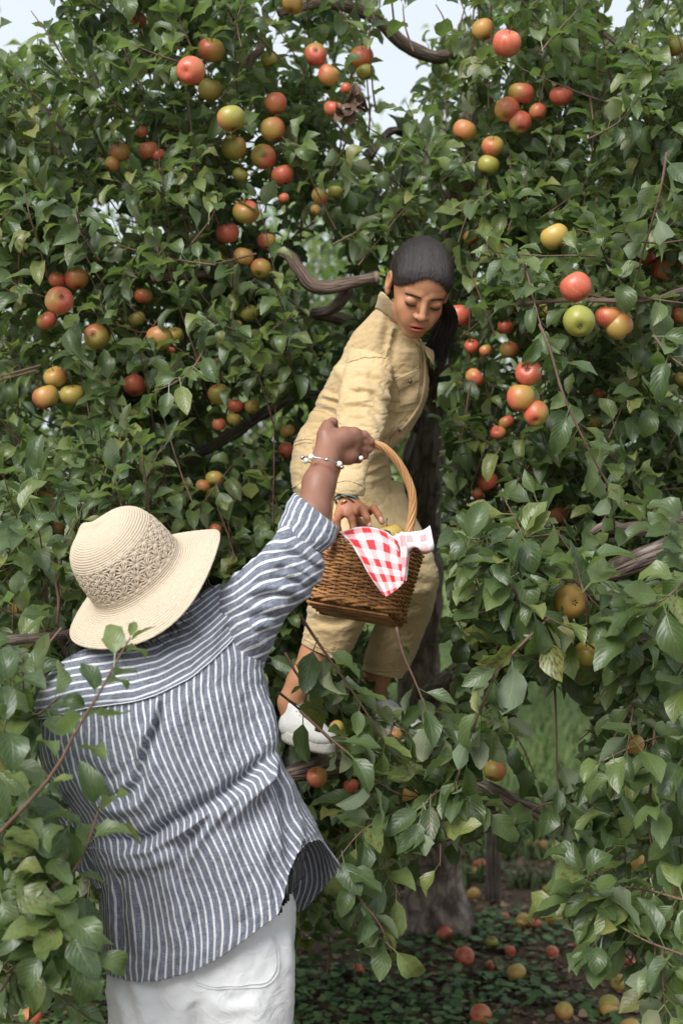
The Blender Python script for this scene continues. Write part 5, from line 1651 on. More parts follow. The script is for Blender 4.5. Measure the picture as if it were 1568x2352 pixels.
# profile by arc length (radius, height): top centre -> crown side -> brim edge
PROF = [(.0, .146), (.018, .148), (.040, .145), (.064, .136), (.083, .119), (.094, .097), (.0995, .073), (.102, .050), (.103, .028), (.1045, .012), (.112, .002), (.127, -.004), (.144, -.009), (.164, -.017), (.181, -.028), (.1855, -.032)]
pr = catmull(np.array(PROF), np.linspace(0, len(PROF) - 1, 1200))
al = np.concatenate([[0], np.cumsum(np.hypot(*np.diff(pr, axis=0).T))])
def prof_at(s): return np.interp(s, al, pr[:, 0]), np.interp(s, al, pr[:, 1])
def arc_of(i): return al[np.argmin(np.hypot(pr[:, 0] - PROF[i][0], pr[:, 1] - PROF[i][1]))]
S_band0, S_band1, S_brim, S_end = arc_of(5) - .004, arc_of(8) + .002, arc_of(10) - .004, al[-1]
ROW = .0052
def straw_sheet(s0, s1, nu, per, thick=.0027, seed=0):
    nv = int((s1 - s0) / ROW * per) + 1
    s = np.linspace(s0, s1, nv); a = np.arange(nu) / nu * 2 * np.pi
    Sg, A = np.meshgrid(s, a, indexing='ij')
    r, h = prof_at(Sg)
    r2, h2 = prof_at(Sg + .0008); r1, h1 = prof_at(np.maximum(Sg - .0008, 0))
    nr, nh = -(h2 - h1), (r2 - r1); q = np.hypot(nr, nh) + 1e-9; nr, nh = -nr / q * -1, nh / q
    ph = Sg / ROW
    rowi = np.floor(ph); fr = ph - rowi
    stitches = np.maximum(np.round(2 * np.pi * np.maximum(prof_at((rowi + .5) * ROW)[0], .004) / .0048), 6)
    st_ = (A / (2 * np.pi) * stitches + .5 * (rowi % 2)) % 1
    rise = np.abs(np.sin(np.pi * fr)) ** .6 * (.55 + .45 * np.abs(np.sin(np.pi * st_)) ** .7)
    rise = rise + .18 * fbm(A * 40, Sg * 900, seed + 3, 2)
    # gentle waves of the brim and the pinched top
    wav = sstep(.12, .19, r) * (.012 * np.sin(2 * A + 1.2) + .008 * np.sin(3 * A + .3) + .010 * np.sin(A - .6))
    dent = .012 * np.exp(-((A - 4.05) / .30) ** 2) * np.exp(-((r - .045) / .022) ** 2) + .004 * np.cos(2 * A) * sstep(.02, .06, r) * sstep(.10, .08, r)
    P = hat_c + ((r + nr * rise * thick) * np.cos(A))[..., None] * hx * 1.02 + ((r + nr * rise * thick) * np.sin(A))[..., None] * hy + (h + nh * rise * thick + wav + dent)[..., None] * ah
    uv = np.stack([A / 6.2832, Sg], -1)
    return P.reshape(-1, 3), grid_faces(nv, nu, True), uv.reshape(-1, 2), rise.ravel()
hat = bpy.data.objects.new('straw_hat', None); COL.objects.link(hat); hat.parent = woman; hat.matrix_parent_inverse = PINV[woman.name]
hat['label'] = 'cream crocheted straw hat with an openwork band of flowers'
def hatpart(name, s0, s1, nu, per, seed):
    V, F, uv, rise = straw_sheet(s0, s1, nu, per, seed=seed)
    # wind outward
    c = V.mean(0); f0 = F[len(F) // 2]; nrm = np.cross(V[f0[1]] - V[f0[0]], V[f0[3]] - V[f0[0]])
    o = put(name, mk_mesh(name, V, F, uv, {'rise': rise}), M['straw'], hat)
    add_solid(o, .0022); o.modifiers['thick'].offset = 0
    return o
hatpart('crown_top', .0004, S_band0, 380, 5, 1)
hatpart('crown_base', S_band1, S_brim, 520, 5, 2)
hatpart('brim', S_brim, S_end, 760, 5, 3)
# openwork: rows of crocheted flowers between the crown top and its base
rows = 4; bh = (S_band1 - S_band0) / (rows - .45)
for k in range(rows):
    s = S_band0 + bh * (k + .28); r, h = prof_at(s)
    m = 22; st = []
    for j in range(m):
        a0 = 2 * np.pi * (j + .5 * (k % 2)) / m
        Rf = 2 * np.pi * r / m * .60
        for q in range(12):
            b = 2 * np.pi * q / 12 + .2 * rng.random(); 
            pts = []
            for tt in (0.05, .5, 1.0):
                s_ = s + math.sin(b) * Rf * tt; a_ = a0 + math.cos(b) * Rf * tt / r
                rr, hh = prof_at(s_); lift = .0022 - .0016 * tt
                pts.append(hat_c + (rr + lift) * math.cos(a_) * hx * 1.02 + (rr + lift) * math.sin(a_) * hy + hh * ah)
            V, F, uv = tube(np.array(pts), [.0012, .0026, .0021], 5, True)
            st.append((V, F, uv))
    V, F, uv = join(st)
    put('flower_row', mk_mesh('flower_row', V, F, uv, {'rise': np.full(len(V), .6)}), M['straw'], hat)
for s in (S_band0 + .001, S_band1 - .001):
    r, h = prof_at(s); a = np.linspace(0, 2 * np.pi, 121)
    P = hat_c + (r * np.cos(a))[:, None] * hx * 1.02 + (r * np.sin(a))[:, None] * hy + h * ah
    V, F, uv = tube(P, .0024, 6, False)
    put('edging', mk_mesh('edging', V, F, uv, {'rise': np.full(len(V), .4)}), M['straw'], hat)
# ---------------------------------------------------------------- girl in the yellow overall
girl = root('person', (.10, 3.85, 1.08), 'dark haired girl in a mustard denim overall and white sneakers leaning out of the tree', 'person')
# ---- head, in its own frame: face towards -Y, x to the viewer's right, z up
HC = PX(962, 660, 3.55)
pitch, yaw, roll = math.radians(37), math.radians(13), math.radians(7)
Rh = np.array((Matrix.Rotation(roll, 3, 'Y') @ Matrix.Rotation(yaw, 3, 'Z') @ Matrix.Rotation(pitch, 3, 'X')))
HS = 1.0
def to_world(p): return (np.asarray(p) * HS) @ Rh.T + HC
NECK = [(HC + Rh @ np.array([0, .045, -.055]), .043), (PX(920, 732, 3.69), .038), (PX(900, 775, 3.80), .028)]
def head_sdf(X, Y, Z):
    x, y, z = X - HC[0], Y - HC[1], Z - HC[2]
    x, y, z = [(Rh[0, k] * x + Rh[1, k] * y + Rh[2, k] * z) / HS for k in range(3)]
    ax = np.abs(x)
    d = s_ell(x, y, z, (0, .012, .030), (.071, .088, .078))
    d = smin(d, s_ell(x, y, z, (0, -.022, -.030), (.0545, .060, .072)), .03)
    d = smin(d, s_ell(x, y, z, (0, -.040, .036), (.052, .036, .044)), .02)       # forehead
    d = smin(d, s_caps(ax, y, z, (.0, -.067, -.0925), (.009, -.063, -.090), .0140, .0125), .024)   # chin
    d = smin(d, s_caps(ax, y, z, (.036, -.020, -.060), (.010, -.057, -.086), .017, .0135), .022)
    d = smin(d, s_ell(ax, y, z, (.029, -.046, -.052), (.016, .020, .022)), .018)   # jaw
    d = smin(d, s_ell(ax, y, z, (.0355, -.055, -.031), (.020, .021, .023)), .018)                   # cheeks
    d = smin(d, s_ell(ax, y, z, (.024, -.073, -.052), (.016, .014, .020)), .014)
    # brow and eye hollows
    d = smin(d, s_caps(ax, y, z, (.014, -.078, .0190), (.040, -.064, .0190), .0040, .0036), .014)
    d = smax(d, -(s_ell(ax, y, z, (.031, -.094, .002), (.017, .016, .0105))), .010)
    d = smin(d, s_ell(ax, y, z, (.0305, -.0715, -.0005), (.0155, .0125, .0120)), .0050)             # closed lids over the eyes
    # nose
    d = smin(d, s_caps(x, y, z, (0, -.0815, .010), (0, -.0990, -.0265), .0065, .0092), .010)
    d = smin(d, s_ell(x, y, z, (0, -.1000, -.0300), (.0105, .0095, .0085)), .005)
    d = smin(d, s_ell(ax, y, z, (.0115, -.0915, -.0325), (.0075, .0085, .0068)), .004)
    d = smax(d, -s_ell(ax, y, z, (.0062, -.0950, -.0400), (.0036, .0055, .0040)), .002)             # nostrils
    # mouth region and lips
    d = smin(d, s_ell(x, y, z, (0, -.0735, -.066), (.024, .016, .020)), .012)
    lipc = .0045 * (ax / .022) ** 2
    d = smin(d, s_ell(x, y + 0 * z, z - 0, (0, -.0845, -.0605), (.0185, .0062, .0036)), .003)
    d = smin(d, s_ell(x, y, z, (0, -.0835, -.0730), (.0145, .0066, .0050)), .003)
    d = smax(d, -s_ell(x, y, z, (0, -.0885, -.0665), (.0150, .0095, .0028)), .0015)                 # parted lips
    d = smax(d, -s_ell(x, y, z, (0, -.092, -.0470), (.0030, .0050, .0060)), .003)                   # philtrum
    # ears
    for sx in (-1, 1):
        e = s_ell(x, y, z, (sx * .0755, .012, -.002), (.0085, .019, .030))
        e = smax(e, -s_ell(x, y, z, (sx * .083, .008, .002), (.0065, .011, .019)), .003)
        e = smin(e, s_ell(x, y, z, (sx * .074, .004, -.026), (.006, .009, .009)), .004)
        d = smin(d, e, .004)
    # neck
    for (a, ra), (b, rb) in zip(NECK[:-1], NECK[1:]): d = smin(d, s_caps(X, Y, Z, a, b, ra, rb), .018)
    return d
lo = np.minimum(HC - .14, PX(900, 800, 3.74) - .06); hi = HC + np.array([.13, .16, .14])
Vh, Fh = surface_nets(head_sdf, lo, hi, .0019)
L_ = (Vh - HC) @ Rh / HS
x, y, z = L_[:, 0], L_[:, 1], L_[:, 2]; ax = np.abs(x)
tint = np.ones((len(Vh), 3))
def paint(w, c):
    global tint
    tint = tint * (1 - w[:, None]) + tint * np.array(c) * w[:, None]
front = y < -.05
lip = sstep(1.12, .92, np.sqrt((x / .0200) ** 2 + ((z + .0668) / .0115) ** 2)) * (y < -.074)
paint(lip * .9, (1.05, .62, .72))
paint(sstep(1.2, .7, np.sqrt((x / .0165) ** 2 + ((z + .0665) / .0030) ** 2)) * (y < -.070), (.25, .15, .15))
paint(.25 * np.exp(-(((ax - .040) / .016) ** 2 + ((z + .030) / .016) ** 2)) * front, (1.12, .80, .78))
paint(.22 * np.exp(-(((ax - .031) / .013) ** 2 + ((z + .006) / .010) ** 2)) * front, (.72, .62, .62))
paint(.20 * np.exp(-((x / .012) ** 2 + ((z + .030) / .010) ** 2)) * front, (1.12, .9, .85))
# hairline: the scalp below the hair is dark
hl = z - np.interp(ax, [0, .015, .03, .045, .058, .070, .08], [.070, .069, .061, .047, .028, .000, -.03]) - .002
scalp = sstep(-.002, .005, hl) * (y < .02) * (ax < .0725) + (y >= .02) * (z > -.06) * sstep(.0, .02, y) * (ax < .0705)
paint(np.clip(scalp, 0, 1) * .92, (.10, .08, .10))
# body under the clothes
bd = [
 ([(PX(895, 800, 3.80), .035), (PX(875, 880, 3.85), .065), (PX(850, 960, 3.88), .075), (PX(790, 1060, 3.92), .08)], .03),
 ([(PX(850, 840, 3.74), .04), (PX(838, 930, 3.66), .030), (PX(822, 1010, 3.58), .024), (PX(800, 1090, 3.51), .020), (PX(797, 1140, 3.465), .018), (PX(797, 1155, 3.455), .018)], .02),
 ([(PX(935, 850, 3.88), .035), (PX(942, 885, 4.1), .018), (PX(955, 915, 4.4), .014), (PX(965, 925, 4.7), .014)], .02),
 ([(PX(760, 1090, 3.90), .06), (PX(795, 1280, 3.76), .052), (PX(770, 1420, 3.76), .040), (PX(726, 1500, 3.78), .0375), (PX(690, 1565, 3.78), .031), (PX(665, 1612, 3.78), .026), (PX(672, 1650, 3.78), .03)], .03),
 ([(PX(835, 1090, 3.95), .055), (PX(938, 1320, 3.80), .048), (PX(905, 1470, 3.92), .036), (PX(868, 1545, 3.98), .034), (PX(862, 1600, 4.02), .026), (PX(880, 1640, 4.02), .028)], .03),
]
Vb, Fb = surface_nets(chain_sdf(bd, .03), (-.35, 3.3, .85), (.45, 5.0, 2.25), .0075)
# right hand reaching into the basket
WG = PX(797, 1160, 3.44)
def hand_g(X, Y, Z):
    d = np.full(X.shape, 9.0)
    def ch(c, k):
        nonlocal d
        e = np.full(X.shape, 9.0)
        for (a, ra), (b, rb) in zip(c[:-1], c[1:]): e = smin(e, s_caps(X, Y, Z, a, b, ra, rb), .004)
        d = smin(d, e, k)
    ch([(PX(800, 1112, 3.492), .0215), (PX(797, 1146, 3.455), .0205), (PX(799, 1158, 3.44), .0215)], .01)
    ch([(PX(786, 1166, 3.435), .015), (PX(778, 1184, 3.415), .0120)], .012)
    ch([(PX(800, 1164, 3.435), .016), (PX(806, 1184, 3.410), .0125)], .012)
    ch([(PX(812, 1162, 3.435), .015), (PX(830, 1176, 3.410), .0120)], .012)
    ch([(PX(818, 1160, 3.44), .012), (PX(846, 1174, 3.42), .0110)], .012)
    # little, ring, middle, index finger; thumb under the palm
    ch([(PX(778, 1182, 3.415), .0100), (PX(773, 1196, 3.385), .0090), (PX(776, 1216, 3.38), .0080), (PX(779, 1236, 3.39), .007)], .005)
    ch([(PX(806, 1182, 3.410), .0100), (PX(808, 1194, 3.375), .0092), (PX(812, 1215, 3.37), .0085), (PX(815, 1238, 3.38), .0075)], .005)
    ch([(PX(828, 1174, 3.410), .0105), (PX(833, 1168, 3.375), .0095), (PX(842, 1190, 3.365), .0086), (PX(847, 1212, 3.37), .0076)], .005)
    ch([(PX(846, 1174, 3.42), .0098), (PX(858, 1168, 3.39), .0090), (PX(868, 1182, 3.375), .0082), (PX(877, 1199, 3.37), .0072)], .005)
    ch([(PX(806, 1180, 3.45), .013), (PX(822, 1200, 3.46), .0115), (PX(835, 1215, 3.45), .0095)], .010)
    return d
Vg, Fg = surface_nets(hand_g, PX(755, 1260, 3.33) - .02, PX(895, 1105, 3.5) + .02, .0021)
V, F, uv = join([(Vh, Fh), (Vb, Fb), (Vg, Fg)])
T = np.concatenate([tint, np.ones((len(Vb), 3)), np.tile([1.05, .92, .92], (len(Vg), 1))])
put('body', mk_mesh('body', V, F, None, {'tint': T}), M['skin_girl'], girl)
for p, dr in ((PX(848, 1206, 3.362), (.3, -1, .2)), (PX(874, 1194, 3.366), (.5, -1, .3))):
    V, F, uv = blob(p, (.0052, .0030, .0075), 12, 8)
    put('nail', mk_mesh('nail', V, F, uv), M['nail'], girl)

# face details as hair and teeth
def ray_face(xl, zl, off=0.0):
    """point on the face surface for local x, z"""
    m = (np.abs(L_[:, 0] - xl) < .004) & (np.abs(L_[:, 2] - zl) < .004) & (L_[:, 1] < 0)
    c = L_[m]
    k = np.argmin((c[:, 0] - xl) ** 2 + (c[:, 2] - zl) ** 2)
    return np.array([xl, c[k, 1] - off, zl])
for sx in (-1, 1):
    st = []
    for k in range(120):
        t = k / 119; xx = sx * (.0125 + .034 * t); zz = .0160 + .0030 * math.sin(t * 2.6) - .0045 * t + rng.normal(0, .0012)
        p = ray_face(xx, zz, .0006); q = p + np.array([sx * .0055, .0012 if t > .5 else -.0002, .0012 - .0028 * t])
        st.append(tube(to_world(np.array([p, (p + q) / 2 + [0, -.0006, 0], q])), [.0004, .00035, .0001], 4, False))
    V, F, uv = join(st); put('eyebrow', mk_mesh('eyebrow', V, F, uv), M['brow'], girl)
for sx in (-1, 1):
    st = []
    pts = []
    for k in range(15):
        t = k / 14; xx = sx * (.0175 + .0265 * t); zz = -.0075 - .0032 * math.sin(np.pi * t) + .0012 * t
        pts.append(ray_face(xx, zz, .0002))
    st.append(tube(to_world(np.array(pts)), [.0005] + [.0011] * 13 + [.0006], 5, False))
    for k in range(26):
        t = k / 25; xx = sx * (.0180 + .026 * t); zz = -.0078 - .0030 * math.sin(np.pi * t)
        p = ray_face(xx, zz, .0003); q = p + np.array([sx * (.001 + .003 * t), -.0042, -.0030])
        st.append(tube(to_world(np.array([p, (p + q) / 2 + [0, -.0008, -.0008], q])), [.0005, .0004, .0001], 3, False))
    V, F, uv = join(st); put('eyelash', mk_mesh('eyelash', V, F, uv), M['brow'], girl)
V, F, uv = blob(to_world([0, -.0795, -.0645]), (.0105, .004, .0026), 16, 8, Rh); put('teeth', mk_mesh('teeth', V, F, uv), M['teeth'], girl)
V, F, uv = blob(to_world([-.074, .002, -.0285]), (.0026,) * 3, 12, 8); er = put('earring', mk_mesh('earring', V, F, uv), M['gold'], girl)
V, F, uv = blob(to_world([-.0755, .004, -.036]), (.0016, .0016, .0032), 10, 8); put('drop', mk_mesh('drop', V, F, uv), M['gold'], er)

# ---- hair: a smooth cap combed back, strands over it, and a pony tail behind the far shoulder
def hair_sdf(X, Y, Z):
    x, y, z = X - HC[0], Y - HC[1], Z - HC[2]
    x, y, z = [(Rh[0, k] * x + Rh[1, k] * y + Rh[2, k] * z) / HS for k in range(3)]
    ax = np.abs(x)
    d = s_ell(x, y, z, (0, .020, .034), (.0765, .093, .0845))
    sk = smin(s_ell(x, y, z, (0, .012, .030), (.071, .088, .078)), s_ell(x, y, z, (0, -.040, .036), (.052, .036, .044)), .02)
    d = smin(d, sk - .0050, .006)
    hl = z - np.interp(ax, [0, .015, .03, .045, .058, .070, .08], [.070, .069, .061, .047, .028, .000, -.03]) + .05 * np.clip(y + .05, 0, 1)
    d = smax(d, -hl, .006)
    back = np.maximum(-(y - .002) * .9, -(z + .075))
    cap2 = smax(s_ell(x, y, z, (0, .028, .010), (.072, .088, .090)), back, .01)
    ear = s_ell(ax, y, z, (.078, .004, -.002), (.02, .020, .030))
    cap2 = smax(cap2, -ear, .005)
    d = smin(d, cap2, .01)
    return d
Vc, Fc = surface_nets(hair_sdf, HC - .125, HC + .135, .0022)
lc = (Vc - HC) @ Rh / HS
ang = np.arctan2(lc[:, 0], lc[:, 2] + .02)
hair_parts = [(Vc, Fc, np.stack([ang / 3.0, np.hypot(lc[:, 0] * .3, lc[:, 1])], -1))]
rs = np.random.default_rng(5)
CAPC = np.array([0, .020, .034])
_cv = lc[::4] - CAPC; _cr = np.linalg.norm(_cv, axis=1); _cd = _cv / _cr[:, None]
def cap_base(P):
    x, y, z = P[:, 0], P[:, 1], P[:, 2]
    sk = smin(s_ell(x, y, z, (0, .012, .030), (.071, .088, .078)), s_ell(x, y, z, (0, -.040, .036), (.052, .036, .044)), .02)
    return smin(s_ell(x, y, z, (0, .020, .034), (.0765, .093, .0845)), sk - .0050, .006)
def on_cap(q, lift=.0008):
    u = q / np.linalg.norm(q, axis=1, keepdims=True)
    lo_, hi_ = np.full(len(u), .03), np.full(len(u), .16)
    for _ in range(16):
        mid = (lo_ + hi_) / 2; ins = cap_base(CAPC + u * mid[:, None]) < 0
        lo_ = np.where(ins, mid, lo_); hi_ = np.where(ins, hi_, mid)
    return CAPC + u * (lo_ + lift)[:, None]
for k in range(2200):      # strands from the hairline to the nape
    a0 = rs.uniform(-1.5, 1.5)
    xs = .072 * math.sin(a0); 
    pts = []
    t0 = rs.uniform(0, .35) * (rs.random() > .4); t1 = t0 + rs.uniform(.35, .8)
    for t in np.linspace(t0, t1, 34):
        phi = -1.5 + 3.0 * t      # front to back over the cap
        sq = math.cos(a0)
        X0 = xs * (1 - .25 * max(0, t - .6)) + .004 * math.sin(t * 3 + k)
        Y0 = .020 + .0935 * math.sin(phi) * (.55 + .45 * sq); Z0 = .034 + .085 * math.cos(phi) * (.25 + .75 * sq)
        q = np.array([X0, Y0, Z0]) - np.array([0, .020, .034])
        pts.append(q)
    pts = on_cap(np.array(pts), rs.uniform(-.0003, .0012))
    hlx = np.interp(np.abs(pts[:, 0]), [0, .015, .03, .045, .058, .070, .08], [.070, .069, .061, .047, .028, .000, -.03]) + rs.normal(.000, .0035)
    ok = (pts[:, 2] > hlx) | (pts[:, 1] > .02)
    pts = pts[np.argmax(ok):]
    if len(pts) < 3: continue
    pts = catmull(pts, np.linspace(0, len(pts) - 1, 9))
    hair_parts.append(tube(to_world(pts), [.0006, .0008, .0009, .0009, .0009, .0009, .0009, .0007, .0003], 4, False))
for k in range(80):      # fine wisps at the temples and over the forehead
    sd = -1 if k % 3 else 1
    x0 = sd * rs.uniform(.018, .060); z0 = np.interp(abs(x0), [0, .03, .045, .058, .07], [.071, .062, .048, .029, .001]) + .003
    L0 = rs.uniform(.006, .017); pts = []
    for t in np.linspace(0, 1, 6):
        xx = x0 + sd * .004 * t - sd * .010 * t * t * rs.random(); zz = z0 - L0 * t
        try: pts.append(ray_face(float(np.clip(xx, -.066, .066)), zz, .0012 + .001 * math.sin(3 * t)))
        except Exception: pass
    if len(pts) > 3: hair_parts.append(tube(to_world(np.array(pts)), np.linspace(.0005, .00015, len(pts)), 3, False))
# pony tail
PTs = [PX(1018, 690, 3.66), PX(1030, 730, 3.72), PX(1014, 775, 3.74), PX(1002, 812, 3.74)]
for k in range(520):
    off = rs.normal(0, 1, 3) * np.array([.014, .013, .007]); off = off / max(1, np.linalg.norm(off) / .026)
    e = rs.normal(0, 1, 3) * np.array([.010, .01, .016])
    pts = [PTs[0] + off * .4, PTs[1] + off * .9, PTs[2] + off * 1.1 + e * .3, PTs[3] + off * .9 + e]
    hair_parts.append(tube(np.array(pts), [.0014, .0017, .0014, .0003], 4, False, 9))
for k in range(30):
    pts = [PTs[1] + rs.normal(0, .01, 3), PTs[2] + np.array([.02, 0, .0]) + rs.normal(0, .012, 3), PTs[2] + np.array([.045, 0, -.03]) + rs.normal(0, .018, 3)]
    hair_parts.append(tube(np.array(pts), [.0005, .0004, .00015], 3, False, 8))
V, F, uv = join(hair_parts)
put('hair', mk_mesh('hair', V, F, uv), M['hair_girl'], girl)

# ---- overall: torso, sleeves, legs
def gcloth(st, n, nu, nv, folds, name, par, amp=.0022, sc_=1.0, fade=True, solid=None, vmin=0, vmax=1, extra=None):
    lf = Loft(st, n); ff = fold_field(folds)
    def disp(th, v, px, py):
        d = ff(px, py) * (np.sin(th) > -.35) + amp * fbm(px / 38 * sc_ + .5 * fbm(px / 50, py / 50, 3), py / 34 * sc_, 91, 3) + .0009 * fbm(px / 9 + py / 30, py / 5, 93, 2) - .0022 * np.exp(-(fbm(px / 42 + .8 * fbm(px / 60, py / 60, 97), py / 26, 95, 2) / .07) ** 2)
        if extra is not None: d = d + extra(th, v, px, py)
        return d * (sstep(0, .07, v) if fade else 1)
    V, F, uv = lf.grid(nu, nv, vmin, vmax, disp)
    o = put(name, mk_mesh(name, V, F, uv), M['khaki'], par)
    if solid: add_solid(o, solid)
    return o, lf, disp
ov = bpy.data.objects.new('overall', None); COL.objects.link(ov); ov.parent = girl; ov.matrix_parent_inverse = PINV[girl.name]
ov['label'] = 'mustard yellow denim overall'
GT = [(878, 690, 962, 772, 3.66, .045), (868, 706, 968, 782, 3.70, .062), (846, 728, 976, 806, 3.74, .082), (806, 772, 983, 845, 3.78, .100), (780, 822, 984, 880, 3.80, .105), (758, 862, 980, 910, 3.82, .105),
      (738, 898, 968, 946, 3.84, .105), (728, 920, 950, 980, 3.85, .102), (722, 940, 930, 1008, 3.86, .104), (706, 965, 905, 1025, 3.87, .110), (690, 992, 896, 1045, 3.88, .116), (680, 1020, 894, 1064, 3.885, .112)]
top, LT, DT = gcloth(GT, 2.4, 200, 150, [
 ([(732, 925), (770, 935), (800, 960)], 8, .009, 1.0), ([(735, 905), (775, 918), (810, 935)], 9, .008, .8),
 ([(880, 700), (872, 760), (868, 810)], 12, .007, .9), ([(905, 740), (893, 790), (888, 840)], 9, .005, 1.0),
 ([(905, 955), (940, 930), (975, 880)], 16, .008, .8), ([(880, 1000), (920, 975), (950, 940)], 12, .007, 1.0), ([(885, 1025), (905, 1015), (930, 1000)], 8, .007, 1.0),
 ([(770, 840), (790, 870), (800, 910)], 12, .006, .8), ([(925, 800), (950, 815), (970, 850)], 12, .005, .8)], 'jacket', ov, .0024)
# collar: a stand of cloth round the neck, open at the throat
CO = [(872, 676, 948, 770, 3.63, .060), (868, 690, 956, 780, 3.66, .066), (862, 704, 966, 792, 3.70, .070)]
V, F, uv = Loft([(874, 672, 944, 764, 3.62, .058), (870, 680, 950, 774, 3.635, .061), (866, 692, 958, 784, 3.66, .064), (860, 708, 966, 796, 3.70, .066)], 2.1).grid(90, 16, 0, 1, lambda th, v, px, py: .002 * fbm(px / 20, py / 20, 7))
co = put('collar', mk_mesh('collar', V, F, uv), M['khaki'], top); add_solid(co, .003)
# collar point standing out at the right, seen against the trunk
def sheet(P, name, mat, par, nu=24, nv=24, uvs=(1, 1), th=.0015, bulge=None, seed=0):
    """P: 4x4-ish control grid (rows) of points -> smooth sheet"""
    P = np.array(P, float); R, C = P.shape[:2]
    rows = np.stack([catmull(P[r], np.linspace(0, C - 1, nu)) for r in range(R)])
    S = np.stack([catmull(rows[:, c], np.linspace(0, R - 1, nv)) for c in range(nu)], 1)
    tu = np.gradient(S, axis=1); tv = np.gradient(S, axis=0); nn = np.cross(tu, tv); nn /= np.linalg.norm(nn, axis=-1, keepdims=True) + 1e-12
    uu, vv = np.meshgrid(np.linspace(0, 1, nu), np.linspace(0, 1, nv))
    if bulge is not None: S = S + nn * bulge(uu, vv)[..., None]
    V = S.reshape(-1, 3); uv = np.stack([uu * uvs[0], vv * uvs[1]], -1).reshape(-1, 2)
    o = put(name, mk_mesh(name, V, grid_faces(nv, nu), uv), M[mat] if isinstance(mat, str) else mat, par)
    if th: add_solid(o, th); o.modifiers['thick'].offset = 0
    return o
sheet([[PX(972, 792, 3.70), PX(984, 800, 3.70), PX(994, 806, 3.71)], [PX(976, 806, 3.69), PX(986, 812, 3.69), PX(996, 820, 3.70)], [PX(982, 818, 3.69), PX(989, 830, 3.69), PX(994, 838, 3.70)]], 'collar_point', 'khaki', top, 12, 12, th=.003)
# front placket
pl = np.array([(962, 778), (972, 806), (974, 840), (974, 880), (966, 920), (950, 950), (926, 980), (905, 1000), (893, 1024)], float)
c = catmull(pl, np.linspace(0, len(pl) - 1, 50))
PL = on_surface(LT, c[:, 0], c[:, 1], .003, DT)
PL = catmull(PL[::4], np.linspace(0, len(PL[::4]) - 1, 60))
V, F, uv = tube(PL, .0045, 8, True); F = F
put('placket', mk_mesh('placket', V, F, uv), M['khaki'], top)
c2 = catmull(pl + np.array([-14, -4]), np.linspace(0, len(pl) - 1, 50)); P2 = on_surface(LT, c2[:, 0], c2[:, 1], .001, DT)
V, F, uv = tube(catmull(P2[::4], np.linspace(0, 12, 60)), .0012, 6, True); put('seam', mk_mesh('seam', V, F, uv), M['khaki_seam'], top)
def seam(lf, dp, pts, par, r=.0012, off=.0012, k=60, mat='khaki_seam', step=3):
    c = catmull(np.array(pts, float), np.linspace(0, len(pts) - 1, k)); P = on_surface(lf, c[:, 0], c[:, 1], off, dp)[::step]
    V, F, uv = tube(catmull(P, np.linspace(0, len(P) - 1, k)), r, 6, True)
    return put('seam', mk_mesh('seam', V, F, uv), M[mat], par)
seam(LT, DT, [(903, 752), (897, 775), (892, 798), (886, 820)], top, .0018)
seam(LT, DT, [(906, 754), (900, 776), (895, 799), (889, 820)], top, .0010)
seam(LT, DT, [(900, 868), (925, 862), (950, 850), (965, 838)], top)
seam(LT, DT, [(805, 826), (798, 850), (800, 880)], top, .0014)
seam(LT, DT, [(896, 944), (925, 945), (955, 938)], top, .0010)
seam(LT, DT, [(720, 942), (745, 945), (772, 962)], top, .0016)
# chest pocket flap with its snap
def patch(lf, dp, corners, off, name, mat, par, n=14, th=.0022):
    a, b, c, d = [np.array(q, float) for q in corners]
    S, T_ = np.meshgrid(np.linspace(0, 1, n), np.linspace(0, 1, n))
    q = (a * (1 - S)[..., None] + b * S[..., None]) * (1 - T_)[..., None] + (d * (1 - S)[..., None] + c * S[..., None]) * T_[..., None]
    P = on_surface(lf, q[..., 0].ravel(), q[..., 1].ravel(), off, dp)
    o = put(name, mk_mesh(name, P, grid_faces(n, n)), M[mat], par)
    add_solid(o, th); o.modifiers['thick'].offset = 0
    m = o.modifiers.new('smooth', 'SMOOTH'); m.factor = .5; m.iterations = 3
    return o
fl = patch(LT, DT, [(906, 870), (966, 845), (966, 872), (914, 900)], .0045, 'pocket_flap', 'khaki', top)
pbag = patch(LT, DT, [(914, 898), (966, 872), (957, 925), (918, 935)], .002, 'pocket', 'khaki', top)
p = on_surface(LT, [942], [876], .008, DT)[0]
V, F, uv = blob(p, (.0042, .0022, .0070), 14, 8); put('snap_button', mk_mesh('snap_button', V, F, uv), M['brass'], fl)
for q in ((936, 967), (917, 988)):
    p = on_surface(LT, [q[0]], [q[1]], .006, DT)[0]
    V, F, uv = blob(p, (.004, .002, .005), 12, 8); put('snap_button', mk_mesh('snap_button', V, F, uv), M['brass'], top)
